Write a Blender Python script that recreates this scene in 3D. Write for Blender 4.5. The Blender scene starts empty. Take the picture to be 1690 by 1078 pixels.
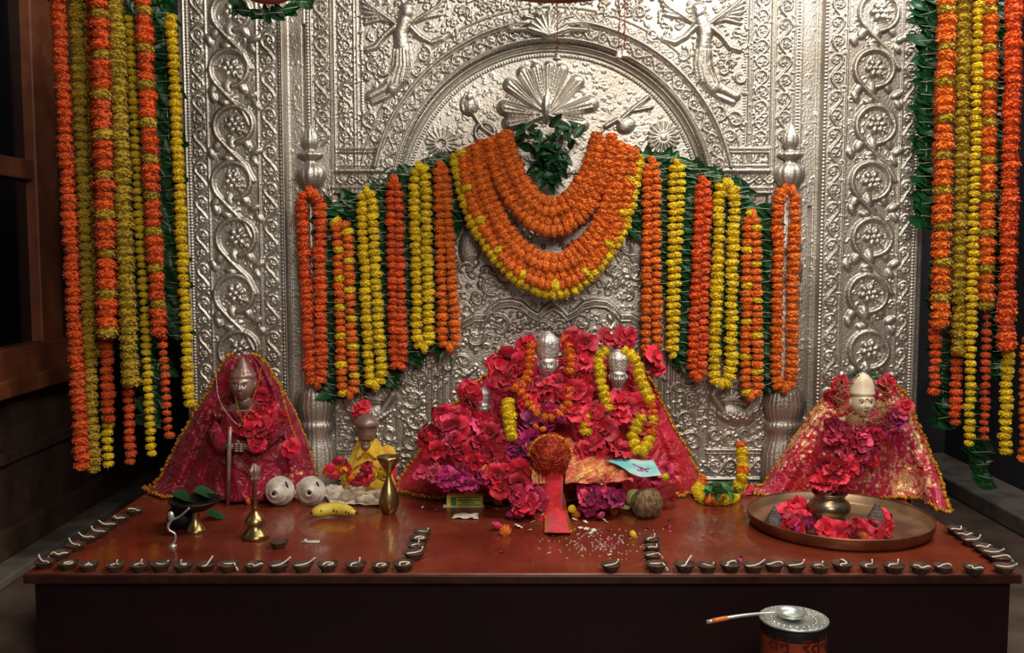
import bpy, math, random
import numpy as np
from mathutils import Vector, Matrix, Quaternion, Euler

RND = random.Random(11)
sc = bpy.context.scene
COL = sc.collection

# ------------------------------------------------------------------ camera, world, lights, exposure
F, CX, CY, CZ = 1600.0, 845.0, 539.0, 1.05
TH = math.atan(129.0 / F)
ct, st = math.cos(TH), math.sin(TH)
cd = bpy.data.cameras.new('camera')
cd.sensor_width = 36.0
cd.lens = F * 36.0 / 1690.0
cam = bpy.data.objects.new('camera', cd)
cam.location = (0, 0, CZ)
cam.rotation_euler = (math.pi / 2 - TH, 0, 0)
COL.objects.link(cam)
sc.camera = cam

w = bpy.data.worlds.new('world')
w.use_nodes = True
w.node_tree.nodes['Background'].inputs[0].default_value = (1.0, 0.93, 0.84, 1)
w.node_tree.nodes['Background'].inputs[1].default_value = 0.17
sc.world = w


def area(name, loc, target, size, power, color, sy=None):
    l = bpy.data.lights.new(name, 'AREA')
    l.energy = power
    l.color = color
    l.size = size
    if sy:
        l.shape = 'RECTANGLE'
        l.size_y = sy
    o = bpy.data.objects.new(name, l)
    o.location = loc
    o.rotation_euler = (Vector(target) - Vector(loc)).to_track_quat('-Z', 'Y').to_euler()
    COL.objects.link(o)
    return o


area('ceiling_tube_lamp', (0.62, 1.85, 2.80), (0.35, 3.2, 0.9), 1.0, 40, (1.0, 0.93, 0.80), 0.3)
area('side_tube_lamp', (1.85, 2.5, 2.7), (1.3, 3.25, 1.3), 0.7, 25, (1.0, 0.97, 0.92), 0.3)
area('room_lamp', (0.5, -0.2, 2.3), (0.3, 3.0, 0.7), 0.9, 47, (1.0, 0.90, 0.78))
sc.view_settings.view_transform = 'Standard'
sc.view_settings.look = 'None'
sc.view_settings.exposure = 0.0
sc.view_settings.gamma = 1.0
sc.view_settings.use_curve_mapping = False

TZ = 0.25          # altar top
YP = 3.25          # plane of the silver wall


def ray(px, py):
    dx, dy = (px - CX) / F, (CY - py) / F
    return dx, ct + dy * st, -st + dy * ct


def P(px, py, Y):
    a, b, c = ray(px, py)
    t = Y / b
    return Vector((a * t, Y, CZ + c * t))


def T(px, py, z=TZ):
    a, b, c = ray(px, py)
    t = (z - CZ) / c
    return Vector((a * t, b * t, z))


def S(px, Y):
    return px * Y / F


# ------------------------------------------------------------------ materials
def nodes(name):
    m = bpy.data.materials.new(name)
    m.use_nodes = True
    nt = m.node_tree
    return m, nt, nt.nodes['Principled BSDF']


def rgb(r, g, b):
    f = lambda c: (c / 255 / 12.92) if c <= 10 else ((c / 255 + 0.055) / 1.055) ** 2.4
    return (f(r), f(g), f(b), 1)


def mat(name, c1, c2=None, rough=0.6, metal=0.0, nscale=20, bump=0.0, bscale=60, rand=0.0, sheen=0.0, spec=0.5,
        coat=0.0, sss=0.0, ramp=(0.4, 0.6), detail=4, bdist=0.004, trans=0.0):
    m, nt, b = nodes(name)
    N, L = nt.nodes, nt.links
    b.inputs['Roughness'].default_value = rough
    b.inputs['Metallic'].default_value = metal
    b.inputs['Specular IOR Level'].default_value = spec
    b.inputs['Sheen Weight'].default_value = sheen
    b.inputs['Coat Weight'].default_value = coat
    b.inputs['Transmission Weight'].default_value = trans
    tc = N.new('ShaderNodeTexCoord')
    out = None
    if c2 is None:
        b.inputs['Base Color'].default_value = c1
    else:
        n = N.new('ShaderNodeTexNoise')
        n.inputs['Scale'].default_value = nscale
        n.inputs['Detail'].default_value = detail
        L.new(tc.outputs['Object'], n.inputs['Vector'])
        r = N.new('ShaderNodeValToRGB')
        r.color_ramp.elements[0].color = c1
        r.color_ramp.elements[1].color = c2
        r.color_ramp.elements[0].position = ramp[0]
        r.color_ramp.elements[1].position = ramp[1]
        L.new(n.outputs['Fac'], r.inputs['Fac'])
        out = r.outputs['Color']
        L.new(out, b.inputs['Base Color'])
    if rand:
        oi = N.new('ShaderNodeObjectInfo')
        mr = N.new('ShaderNodeMapRange')
        mr.inputs['To Min'].default_value = 1 - rand
        mr.inputs['To Max'].default_value = 1 + rand * 0.6
        L.new(oi.outputs['Random'], mr.inputs['Value'])
        h = N.new('ShaderNodeHueSaturation')
        if out:
            L.new(out, h.inputs['Color'])
        else:
            h.inputs['Color'].default_value = c1
        L.new(mr.outputs['Result'], h.inputs['Value'])
        L.new(h.outputs['Color'], b.inputs['Base Color'])
    if bump:
        n2 = N.new('ShaderNodeTexNoise')
        n2.inputs['Scale'].default_value = bscale
        n2.inputs['Detail'].default_value = 5
        L.new(tc.outputs['Object'], n2.inputs['Vector'])
        bp = N.new('ShaderNodeBump')
        bp.inputs['Strength'].default_value = bump
        bp.inputs['Distance'].default_value = bdist
        L.new(n2.outputs['Fac'], bp.inputs['Height'])
        L.new(bp.outputs['Normal'], b.inputs['Normal'])
    return m


def brocade(name, c1, c2, gold, gscale, gth, rough=0.45):
    """woven cloth: two reds in soft patches, metallic zari motifs in clustered patches"""
    m, nt, b = nodes(name)
    N, L = nt.nodes, nt.links
    tc = N.new('ShaderNodeTexCoord')
    n = N.new('ShaderNodeTexNoise'); n.inputs['Scale'].default_value = 9; n.inputs['Detail'].default_value = 3
    L.new(tc.outputs['Object'], n.inputs['Vector'])
    r = N.new('ShaderNodeValToRGB')
    r.color_ramp.elements[0].color = c1; r.color_ramp.elements[1].color = c2
    r.color_ramp.elements[0].position = .4; r.color_ramp.elements[1].position = .62
    L.new(n.outputs['Fac'], r.inputs['Fac'])
    n2 = N.new('ShaderNodeTexNoise'); n2.inputs['Scale'].default_value = 7.5; n2.inputs['Detail'].default_value = 1
    L.new(tc.outputs['Object'], n2.inputs['Vector'])
    v = N.new('ShaderNodeTexVoronoi'); v.inputs['Scale'].default_value = gscale; v.feature = 'F1'
    L.new(tc.outputs['Object'], v.inputs['Vector'])
    n3 = N.new('ShaderNodeTexNoise'); n3.inputs['Scale'].default_value = gscale * 2.2; n3.inputs['Detail'].default_value = 3
    L.new(tc.outputs['Object'], n3.inputs['Vector'])
    a = N.new('ShaderNodeMath'); a.operation = 'MULTIPLY_ADD'
    L.new(n2.outputs['Fac'], a.inputs[0]); a.inputs[1].default_value = 1.6; L.new(n3.outputs['Fac'], a.inputs[2])
    s = N.new('ShaderNodeMath'); s.operation = 'SUBTRACT'
    L.new(a.outputs[0], s.inputs[0]); L.new(v.outputs['Distance'], s.inputs[1])
    g = N.new('ShaderNodeMapRange'); g.inputs['From Min'].default_value = gth; g.inputs['From Max'].default_value = gth + .22
    L.new(s.outputs[0], g.inputs['Value'])
    mx = N.new('ShaderNodeMix'); mx.data_type = 'RGBA'
    L.new(g.outputs['Result'], mx.inputs['Factor'])
    L.new(r.outputs['Color'], mx.inputs['A']); mx.inputs['B'].default_value = gold
    L.new(mx.outputs['Result'], b.inputs['Base Color'])
    mm = N.new('ShaderNodeMath'); mm.operation = 'MULTIPLY'; mm.inputs[1].default_value = .55
    L.new(g.outputs['Result'], mm.inputs[0]); L.new(mm.outputs[0], b.inputs['Metallic'])
    b.inputs['Roughness'].default_value = rough
    b.inputs['Sheen Weight'].default_value = .08
    bp = N.new('ShaderNodeBump'); bp.inputs['Strength'].default_value = .5; bp.inputs['Distance'].default_value = .003
    L.new(n3.outputs['Fac'], bp.inputs['Height'])
    n4 = N.new('ShaderNodeTexNoise'); n4.inputs['Scale'].default_value = 16; n4.inputs['Detail'].default_value = 3; n4.inputs['Distortion'].default_value = 1.5
    L.new(tc.outputs['Object'], n4.inputs['Vector'])
    b2 = N.new('ShaderNodeBump'); b2.inputs['Strength'].default_value = .8; b2.inputs['Distance'].default_value = .035
    L.new(n4.outputs['Fac'], b2.inputs['Height']); L.new(bp.outputs['Normal'], b2.inputs['Normal']); L.new(b2.outputs['Normal'], b.inputs['Normal'])
    return m


M = {}
M['silver'] = mat('beaten_silver', (.40, .36, .31, 1), (.58, .55, .50, 1), rough=.42, metal=.88, nscale=3.2, bump=.6, bscale=130,
                  ramp=(.35, .65), bdist=.003)
M['silver_idol'] = mat('polished_silver', (.80, .77, .75, 1), (.62, .58, .57, 1), rough=.4, metal=.7, nscale=60, bump=1, bscale=110, bdist=.005)
M['orange'] = mat('orange_marigold', rgb(250, 112, 8), rgb(255, 146, 24), rough=.8, nscale=160, bump=.6, bscale=300, rand=.13, sheen=.1)
M['deep_orange'] = mat('deep_orange_marigold', rgb(240, 82, 12), rgb(252, 116, 24), rough=.75, nscale=160, bump=.6, bscale=300, rand=.16, sheen=.1)
M['yellow'] = mat('yellow_marigold', rgb(250, 208, 4), rgb(255, 230, 12), rough=.75, nscale=150, bump=.6, bscale=300, rand=.10, sheen=.1)
M['shaded_yellow'] = mat('shaded_yellow_marigold', rgb(188, 154, 20), rgb(208, 180, 38), rough=.75, nscale=150, bump=.6, bscale=300, rand=.12, sheen=.1)  # the yellow marigold again, with the shade at the sides put into its colour
M['leaf'] = mat('green_leaf', rgb(8, 50, 24), rgb(22, 86, 40), rough=.42, nscale=30, rand=.5, spec=.5)
M['tulsi'] = mat('bright_leaf', rgb(30, 100, 45), rgb(75, 140, 70), rough=.5, nscale=40, rand=.4)
M['thread'] = mat('cotton_thread', rgb(200, 195, 180), rough=.9)
M['crimson'] = mat('crimson_petal', rgb(182, 8, 38), rgb(224, 30, 66), rough=.55, nscale=60, rand=.42, sheen=.2)
M['pink'] = mat('pink_petal', rgb(204, 24, 84), rgb(236, 76, 122), rough=.55, nscale=60, rand=.45, sheen=.2)
M['magenta'] = mat('magenta_petal', rgb(150, 8, 72), rgb(196, 34, 126), rough=.55, nscale=60, rand=.5, sheen=.2)
M['white_petal'] = mat('white_petal', rgb(235, 230, 215), rough=.6)
M['jasmine'] = M['white_petal']
M['wood'] = mat('dark_wood', rgb(62, 44, 37), rgb(78, 56, 46), rough=.6, nscale=14, bump=.2, bscale=40)
M['frame_wood'] = mat('window_wood', rgb(112, 60, 38), rgb(130, 74, 48), rough=.5, nscale=12, bump=.15, bscale=40)
M['dark_wall'] = mat('dark_wall', rgb(30, 30, 38), rgb(44, 42, 48), rough=.85, nscale=6, bump=.2)
M['floor'] = mat('stone_floor', rgb(72, 58, 50), rgb(96, 80, 70), rough=.5, nscale=5, bump=.15, bscale=18)
M['kerb'] = mat('stone_kerb', rgb(88, 80, 74), rgb(112, 104, 98), rough=.6, nscale=10, bump=.2, bscale=30)
M['glass_dark'] = mat('dark_pane', rgb(8, 8, 12), rough=.12)
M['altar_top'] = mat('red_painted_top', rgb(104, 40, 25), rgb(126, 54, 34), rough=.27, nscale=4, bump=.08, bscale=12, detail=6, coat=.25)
_m = M['altar_top']; _nt = _m.node_tree
_n = _nt.nodes.new('ShaderNodeTexNoise'); _n.inputs['Scale'].default_value = 7; _n.inputs['Detail'].default_value = 8; _n.inputs['Distortion'].default_value = 1.0
_g = _nt.nodes.new('ShaderNodeNewGeometry'); _nt.links.new(_g.outputs['Position'], _n.inputs['Vector'])
_r = _nt.nodes.new('ShaderNodeMapRange'); _r.inputs['From Min'].default_value = .35; _r.inputs['From Max'].default_value = .7
_r.inputs['To Min'].default_value = .17; _r.inputs['To Max'].default_value = .46
_nt.links.new(_n.outputs['Fac'], _r.inputs['Value']); _nt.links.new(_r.outputs['Result'], _nt.nodes['Principled BSDF'].inputs['Roughness'])
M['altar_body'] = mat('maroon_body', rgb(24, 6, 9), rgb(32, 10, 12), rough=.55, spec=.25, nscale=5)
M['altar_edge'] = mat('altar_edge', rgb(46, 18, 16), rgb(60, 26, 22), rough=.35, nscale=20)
M['clay'] = mat('fired_clay', rgb(58, 40, 33), rgb(84, 60, 48), rough=.75, nscale=50, bump=.3, bscale=120, rand=.25)
M['oil'] = mat('lamp_oil', rgb(90, 66, 50), rough=.12)
M['wick'] = mat('cotton_wick', rgb(226, 214, 196), rough=.9, bump=.3, bscale=300)
M['wick_orange'] = mat('saffron_wick', rgb(222, 140, 70), rough=.9)
M['brass'] = mat('brass', rgb(182, 158, 106), rgb(142, 120, 78), rough=.3, metal=.95, nscale=12, bump=.15, bscale=50)
M['copper'] = mat('copper_plate', rgb(150, 98, 66), rgb(112, 72, 50), rough=.4, metal=.75, nscale=9, bump=.15, bscale=40)
M['copper_in'] = mat('worn_plate_inside', rgb(170, 140, 108), rgb(132, 104, 80), rough=.38, metal=.6, nscale=9, bump=.1, bscale=40)
M['steel'] = mat('steel', rgb(215, 222, 218), rgb(180, 188, 184), rough=.34, metal=.7, nscale=30, bump=.2, bscale=80)
M['gold'] = mat('gold_zari', rgb(225, 165, 60), rgb(175, 105, 35), rough=.42, metal=.7, nscale=120, bump=.9, bscale=350)
M['left_cloth'] = brocade('crimson_brocade', rgb(120, 6, 24), rgb(156, 14, 54), rgb(225, 150, 110), 45, 1.22)
M['pink_cloth'] = brocade('pink_brocade', rgb(176, 12, 34), rgb(200, 34, 70), rgb(240, 170, 130), 45, 1.25)
M['right_cloth'] = brocade('gold_brocade', rgb(180, 16, 30), rgb(192, 40, 84), rgb(236, 190, 140), 60, .86)
M['scarlet'] = mat('scarlet_cloth', rgb(196, 20, 34), rgb(222, 42, 60), rough=.55, sheen=.3, nscale=20, bump=.5, bscale=90)
M['yellow_cloth'] = mat('yellow_cloth', rgb(226, 190, 30), rgb(205, 150, 30), rough=.6, nscale=30, bump=.4, sheen=.3)
M['gold_net'] = brocade('gold_net', rgb(196, 70, 70), rgb(222, 130, 80), rgb(235, 190, 110), 70, .95)
M['bronze'] = mat('dark_bronze', rgb(140, 112, 102), rgb(166, 138, 126), rough=.36, metal=.4, nscale=20, bump=.2, bscale=60)
M['ivory'] = mat('ivory_marble', rgb(228, 214, 184), rgb(210, 190, 156), rough=.42, nscale=20)
M['eye_white'] = mat('eye_white', rgb(235, 230, 220), rough=.3)
M['eye_dark'] = mat('eye_dark', rgb(15, 12, 12), rough=.3)
M['tilak'] = mat('red_paste', rgb(205, 50, 25), rough=.7)
M['shell'] = mat('conch_shell', rgb(222, 212, 200), rgb(176, 162, 152), rough=.4, nscale=30, bump=.2, bscale=60)
M['black'] = mat('soot_black', rgb(16, 14, 15), rough=.5)
M['banana'] = mat('banana_skin', rgb(222, 196, 70), rgb(190, 160, 50), rough=.5, nscale=24, ramp=(.5, .75))
M['husk'] = mat('coconut_husk', rgb(112, 84, 56), rgb(150, 122, 88), rough=.9, nscale=80, bump=1, bscale=140)
M['tinsel'] = mat('tinsel', rgb(205, 84, 40), rgb(160, 44, 24), rough=.4, metal=.25, nscale=40)
M['plastic'] = mat('white_packet', rgb(232, 224, 208), rgb(206, 190, 166), rough=.25, nscale=30, bump=.6, bscale=50)
M['turquoise'] = mat('turquoise_print', rgb(120, 195, 200), rgb(176, 214, 212), rough=.45, nscale=18)
M['box_yellow'] = mat('box_yellow', rgb(212, 196, 70), rough=.5)
M['box_green'] = mat('box_green', rgb(72, 120, 50), rough=.5)
M['paper'] = mat('paper', rgb(205, 195, 182), rough=.8)
M['fruit'] = mat('pinkish_fruit', rgb(188, 140, 118), rgb(206, 150, 140), rough=.45, nscale=20)
M['lime'] = mat('pale_green', rgb(206, 208, 110), rough=.5)
M['tin'] = mat('tin_orange', rgb(150, 66, 30), rgb(112, 36, 26), rough=.4, nscale=9, ramp=(.35, .65))
M['tin_text'] = mat('tin_lettering', rgb(82, 12, 14), rough=.5)
M['red_thread'] = mat('red_thread', rgb(140, 30, 32), rough=.8)
M['incense'] = mat('incense_grey', rgb(72, 60, 62), rgb(104, 90, 88), rough=.8, nscale=60)
M['handle_orange'] = mat('orange_band', rgb(215, 120, 40), rough=.4)


# ------------------------------------------------------------------ mesh helpers
class MB:
    def __init__(s):
        s.v, s.f = [], []

    def add(s, v, f):
        o = len(s.v)
        s.v += [tuple(p) for p in v]
        s.f += [tuple(i + o for i in q) for q in f]
        return s

    def grid(s, pts, close_u=False, close_v=False):
        """pts[i][j]"""
        n, m = len(pts), len(pts[0])
        v = [p for row in pts for p in row]
        f = []
        for i in range(n if close_u else n - 1):
            for j in range(m if close_v else m - 1):
                i2, j2 = (i + 1) % n, (j + 1) % m
                f.append((i * m + j, i * m + j2, i2 * m + j2, i2 * m + j))
        return s.add(v, f)

    def lathe(s, prof, n=24, c=(0, 0, 0), flute=0, fa=0.0, sx=1, sy=1):
        c = Vector(c)
        rows = []
        for r, z in prof:
            row = []
            for k in range(n):
                a = 2 * math.pi * k / n
                rr = r * (1 + fa * math.cos(flute * a)) if flute else r
                row.append(c + Vector((rr * math.cos(a) * sx, rr * math.sin(a) * sy, z)))
            rows.append(row)
        return s.grid(rows, close_v=True)

    def tube(s, pts, r, n=8, cap=True):
        pts = [Vector(p) for p in pts]
        k = len(pts)
        rs = r if isinstance(r, (list, tuple)) else [r] * k
        rows = []
        up = Vector((0.13, 0.27, 0.95)).normalized()
        for i in range(k):
            t = (pts[min(i + 1, k - 1)] - pts[max(i - 1, 0)])
            t = t.normalized() if t.length > 1e-9 else Vector((0, 0, 1))
            x = t.cross(up)
            if x.length < .05:
                x = t.cross(Vector((1, 0, 0)))
            x.normalize()
            y = t.cross(x)
            rows.append([pts[i] + (x * math.cos(a) + y * math.sin(a)) * rs[i] for a in [2 * math.pi * q / n for q in range(n)]])
        if cap:
            rows = [[pts[0]] * n] + rows + [[pts[-1]] * n]
        return s.grid(rows, close_v=True)

    def ball(s, c, r, n=14, m=9, rot=None, fn=None):
        c = Vector(c)
        r = Vector(r) if not isinstance(r, (int, float)) else Vector((r, r, r))
        rows = []
        for i in range(m + 1):
            th = math.pi * i / m
            row = []
            for k in range(n):
                a = 2 * math.pi * k / n
                d = Vector((math.sin(th) * math.cos(a), math.sin(th) * math.sin(a), math.cos(th)))
                q = fn(d) if fn else 1
                p = Vector((d.x * r.x, d.y * r.y, d.z * r.z)) * q
                if rot:
                    p = rot @ p
                row.append(c + p)
            rows.append(row)
        return s.grid(rows, close_v=True)

    def box(s, lo, hi, b=0.0):
        x0, y0, z0 = lo
        x1, y1, z1 = hi
        v = [(x0, y0, z0), (x1, y0, z0), (x1, y1, z0), (x0, y1, z0), (x0, y0, z1), (x1, y0, z1), (x1, y1, z1), (x0, y1, z1)]
        return s.add(v, [(0, 3, 2, 1), (4, 5, 6, 7), (0, 1, 5, 4), (1, 2, 6, 5), (2, 3, 7, 6), (3, 0, 4, 7)])

    def mesh(s, name, m, smooth=True):
        me = bpy.data.meshes.new(name)
        me.from_pydata(s.v, [], s.f)
        if m:
            me.materials.append(m)
        if smooth:
            me.polygons.foreach_set('use_smooth', [True] * len(me.polygons))
        me.update()
        return me

    def build(s, name, m, parent=None, smooth=True, bevel=0.0, solid=0.0, origin=None):
        """vertices are world coordinates; a part's origin is its parent's, a thing's is origin"""
        if parent is not None and origin is None:
            origin = wloc(parent)
            own = False
        else:
            own = True
        if origin is not None:
            ox, oy, oz = origin
            s.v = [(a - ox, b - oy, c - oz) for a, b, c in s.v]
        o = bpy.data.objects.new(name, s.mesh(name, m, smooth))
        COL.objects.link(o)
        if parent is not None:
            o.parent = parent
        elif origin is not None:
            o.location = origin
        if bevel:
            md = o.modifiers.new('bevel', 'BEVEL'); md.width = bevel; md.segments = 2; md.limit_method = 'ANGLE'
        if solid:
            md = o.modifiers.new('thickness', 'SOLIDIFY'); md.thickness = solid
        return o


def wloc(o):
    v = Vector((0, 0, 0))
    while o is not None:
        v += o.location
        o = o.parent
    return v


def tag(o, label=None, cat=None, group=None, kind=None):
    if label: o['label'] = label
    if cat: o['category'] = cat
    if group: o['group'] = group
    if kind: o['kind'] = kind
    return o


def thing(name, label, cat, loc, group=None):
    o = bpy.data.objects.new(name, None)
    o.empty_display_size = .02
    o.location = loc
    COL.objects.link(o)
    return tag(o, label, cat, group)


def inst(name, me, parent, loc, q=None, s=1.0):
    """a copy of a shared mesh; loc is world, parents are never rotated or scaled"""
    o = bpy.data.objects.new(name, me)
    COL.objects.link(o)
    if parent is not None:
        o.parent = parent
        o.location = Vector(loc) - parent.location
    else:
        o.location = loc
    if q is not None:
        o.rotation_mode = 'QUATERNION'
        o.rotation_quaternion = q
    o.scale = (s, s, s) if isinstance(s, (int, float)) else s
    return o


def crom(pts, step):
    """Catmull-Rom through pts, resampled"""
    p = [Vector(q) for q in pts]
    p = [2 * p[0] - p[1]] + p + [2 * p[-1] - p[-2]]
    out = []
    for i in range(1, len(p) - 2):
        n = max(2, int((p[i + 1] - p[i]).length / step))
        for k in range(n):
            t = k / n
            a, b, c, d = p[i - 1], p[i], p[i + 1], p[i + 2]
            out.append(.5 * ((2 * b) + (c - a) * t + (2 * a - 5 * b + 4 * c - d) * t * t + (3 * b - a - 3 * c + d) * t ** 3))
    out.append(p[-2])
    return out


def resample(pts, pitch):
    out, acc, L = [], 0.0, 0.0
    for a, b in zip(pts, pts[1:]):
        d = (b - a).length
        while acc <= d:
            out.append((a + (b - a) * (acc / max(d, 1e-9)), (b - a).normalized(), L + acc))
            acc += pitch
        L += d
        acc -= d
    return out


# ------------------------------------------------------------------ setting
def struct(name, mb, m, smooth=False, bevel=0):
    return tag(mb.build(name, m, smooth=smooth, bevel=bevel), kind='structure')


XL, XR, YB = -1.70, 2.08, 4.6
struct('floor', MB().box((XL - .1, -1.5, -.05), (XR + .1, YB + .1, 0)), M['floor'])
struct('wall_back', MB().box((XL - .1, YB, 0), (XR + .1, YB + .1, 3.0)), M['dark_wall'])
struct('wall_right', MB().box((XR, -1.5, 0), (XR + .1, YB, 3.0)), M['dark_wall'])
struct('wall_left', MB().box((XL - .1, -1.5, 0), (XL, YB, .62)).box((XL - .1, 3.60, .62), (XL, YB, 3.0)).box((XL - .1, -1.5, .62), (XL, 2.0, 3.0))
       .box((XL - .1, 2.0, 2.6), (XL, 3.62, 3.0)), M['wood'])
struct('ceiling', MB().box((XL - .1, -1.5, 3.0), (XR + .1, YB + .1, 3.1)), M['dark_wall'])
struct('baseboard_left', MB().box((XL, -1.5, 0), (XL + .035, YB, .12)), M['wood'], bevel=.006)
struct('trim_1', MB().box((XL, -1.5, .33), (XL + .018, YB, .37)), M['wood'], bevel=.005)
struct('baseboard_right', MB().box((1.86, -1.5, 0), (XR, YB, .07)), M['kerb'], bevel=.008)
struct('trim_2', MB().box((XL + .035, -1.5, 0), (XL + .13, YB, .03)), M['kerb'], bevel=.006)
wf = MB()
wf.box((XL - .04, 3.46, .62), (XL + .02, 3.62, 2.6)).box((XL - .04, 2.0, .62), (XL + .05, 3.62, .72)).box((XL - .04, 2.0, 1.29), (XL + .01, 3.46, 1.36))
wf.box((XL - .04, 2.0, 2.52), (XL + .02, 3.46, 2.6)).box((XL, 1.95, .565), (XL + .075, 3.66, .625))
win = struct('window_1', wf, M['frame_wood'], bevel=.006)
pn = MB().box((XL - .03, 2.0, .72), (XL - .02, 3.46, 2.52)).build('pane', M['glass_dark'], win, smooth=False, origin=(0, 0, 0))

# altar table
YA = YP - .062
AX0, AX1, AY0 = T(42, 946).x, T(1686, 948).x, T(800, 946).y
altar = thing('altar_table', 'low red-brown altar table with a dark maroon front', 'table', (.03, 2.8, 0))
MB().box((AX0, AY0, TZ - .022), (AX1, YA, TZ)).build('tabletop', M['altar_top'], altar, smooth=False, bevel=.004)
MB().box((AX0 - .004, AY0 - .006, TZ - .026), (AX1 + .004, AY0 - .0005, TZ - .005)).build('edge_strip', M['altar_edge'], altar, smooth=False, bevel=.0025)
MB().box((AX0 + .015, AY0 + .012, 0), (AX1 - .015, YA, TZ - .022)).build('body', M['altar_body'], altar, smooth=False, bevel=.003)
MB().tube([(AX0, AY0 - .003, TZ - .003), (AX1, AY0 - .003, TZ - .003)], .0038, 8).build('highlight_nosing', mat('painted_highlight', rgb(138, 96, 84), rgb(112, 66, 56), rough=.35, nscale=8), altar)  # highlight along the front edge, painted as a pale strip
# ------------------------------------------------------------------ silver wall: embossed relief
GX0, GX1, GZ0, GZ1, GS = -1.13, 1.44, .20, 1.96, .0024
NX, NZ = int((GX1 - GX0) / GS) + 1, int((GZ1 - GZ0) / GS) + 1
gx = GX0 + np.arange(NX) * GS
gz = GZ0 + np.arange(NZ) * GS
RH = np.zeros((NZ, NX))      # relief
KX = YP / F


def W(px, py):
    p = P(px, py, YP)
    return p.x, p.z


def win_(x0, x1, z0, z1):
    i0, i1 = max(0, int((x0 - GX0) / GS)), min(NX, int((x1 - GX0) / GS) + 2)
    j0, j1 = max(0, int((z0 - GZ0) / GS)), min(NZ, int((z1 - GZ0) / GS) + 2)
    return i0, i1, j0, j1


def seg(a, b, r, h):
    """round-topped ridge from a to b in photo pixels; r px, h metres"""
    (ax, az), (bx, bz) = W(*a), W(*b)
    r = r * KX
    i0, i1, j0, j1 = win_(min(ax, bx) - r, max(ax, bx) + r, min(az, bz) - r, max(az, bz) + r)
    if i0 >= i1 or j0 >= j1:
        return
    X, Z = gx[None, i0:i1], gz[j0:j1, None]
    dx, dz = bx - ax, bz - az
    l2 = dx * dx + dz * dz + 1e-12
    t = np.clip(((X - ax) * dx + (Z - az) * dz) / l2, 0, 1)
    d2 = (X - ax - t * dx) ** 2 + (Z - az - t * dz) ** 2
    v = h * np.sqrt(np.clip(1 - d2 / (r * r), 0, 1))
    RH[j0:j1, i0:i1] = np.maximum(RH[j0:j1, i0:i1], v)


def stroke(pts, r, h, taper=False):
    n = len(pts) - 1
    for k in range(n):
        q = 1 - .65 * k / n if taper else 1
        seg(pts[k], pts[k + 1], r * q, h * (q * .5 + .5))


def blob(x, y, rx, ry, h, ang=0.0):
    cx, cz = W(x, y)
    rx, ry = rx * KX, ry * KX
    m = max(rx, ry)
    i0, i1, j0, j1 = win_(cx - m, cx + m, cz - m, cz + m)
    if i0 >= i1 or j0 >= j1:
        return
    X, Z = gx[None, i0:i1] - cx, gz[j0:j1, None] - cz
    c, s = math.cos(ang), math.sin(ang)
    u, v_ = (X * c - Z * s) / rx, (X * s + Z * c) / ry
    v = h * np.sqrt(np.clip(1 - u * u - v_ * v_, 0, 1))
    RH[j0:j1, i0:i1] = np.maximum(RH[j0:j1, i0:i1], v)


def flower(x, y, r, h, n=5, a0=0.0):
    for k in range(n):
        a = a0 + 2 * math.pi * k / n
        blob(x + r * .58 * math.cos(a), y + r * .58 * math.sin(a), r * .42, r * .34, h, a)
    blob(x, y, r * .3, r * .3, h * 1.25)


def arc(x, y, r, a0, a1, n=10, r1=None):
    r1 = r if r1 is None else r1
    return [(x + (r + (r1 - r) * k / n) * math.cos(a0 + (a1 - a0) * k / n), y + (r + (r1 - r) * k / n) * math.sin(a0 + (a1 - a0) * k / n)) for k in range(n + 1)]


def leafs(x, y, L, ang, h, wd=.32):
    blob(x + L * .5 * math.cos(ang), y + L * .5 * math.sin(ang), L * .5, L * wd * .6, h, ang)


def vine(mp, L, wd, per, h, sr, rs=1.0):
    """scrolling vine along s in 0..L, across t in -wd/2..wd/2; mp(s,t)->px"""
    n = max(1, int(round(L / per)))
    per = L / n
    R_ = min(wd * .40, per * .46)
    for k in range(n):
        sd = 1 if k % 2 else -1
        c = (k + .5) * per
        # stem joining to the next scroll
        pts = [(c - per * .5 + per * q / 8, -sd * (wd * .5 - sr * 1.6) * math.sin(math.pi * q / 8) * .9) for q in range(9)]
        stroke([mp(*p) for p in pts], sr * .9, h)
        # curling branch
        a0 = -sd * math.pi / 2
        sp = arc(c, sd * wd * .04, R_, a0, a0 + sd * -1 * math.pi * 1.75, 18, R_ * .55)
        stroke([mp(*p) for p in sp], sr, h * 1.1, True)
        x, y = mp(c, sd * wd * .04)
        flower(x, y, R_ * .55, h * 1.05, 5, RND.random() * 6)
        for e in (-1, 1):
            x, y = mp(c + e * per * .44, sd * wd * .33)
            leafs(x, y, R_ * .6, RND.random() * 6.28, h * .8)
            x, y = mp(c + e * per * .36, -sd * wd * .38)
            leafs(x, y, R_ * .45, RND.random() * 6.28, h * .7)


def vline(px, y0, y1, r, h):
    X, _ = W(px, 300)
    # vertical in the world: keep X constant
    f = lambda y: (CX + X / (YP / ray(0, y)[1]) * F, y)
    stroke([f(y0), f((y0 + y1) / 2), f(y1)], r, h)


def vx(px, y):
    """pixel x at height y of the world-vertical line that passes px at y=300"""
    X, _ = W(px, 300)
    return CX + X / (YP / ray(0, y)[1]) * F


def beads(px, y0, y1, r, h, pitch):
    y = y0
    while y < y1:
        blob(vx(px, y), y, r, r, h)
        y += pitch


def band(x0, x1, y0, y1, per, h, sr):
    xc, wd = (x0 + x1) / 2, x1 - x0
    vine(lambda s, t: (vx(xc + t, y0 + s), y0 + s), y1 - y0, wd, per, h, sr)


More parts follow.
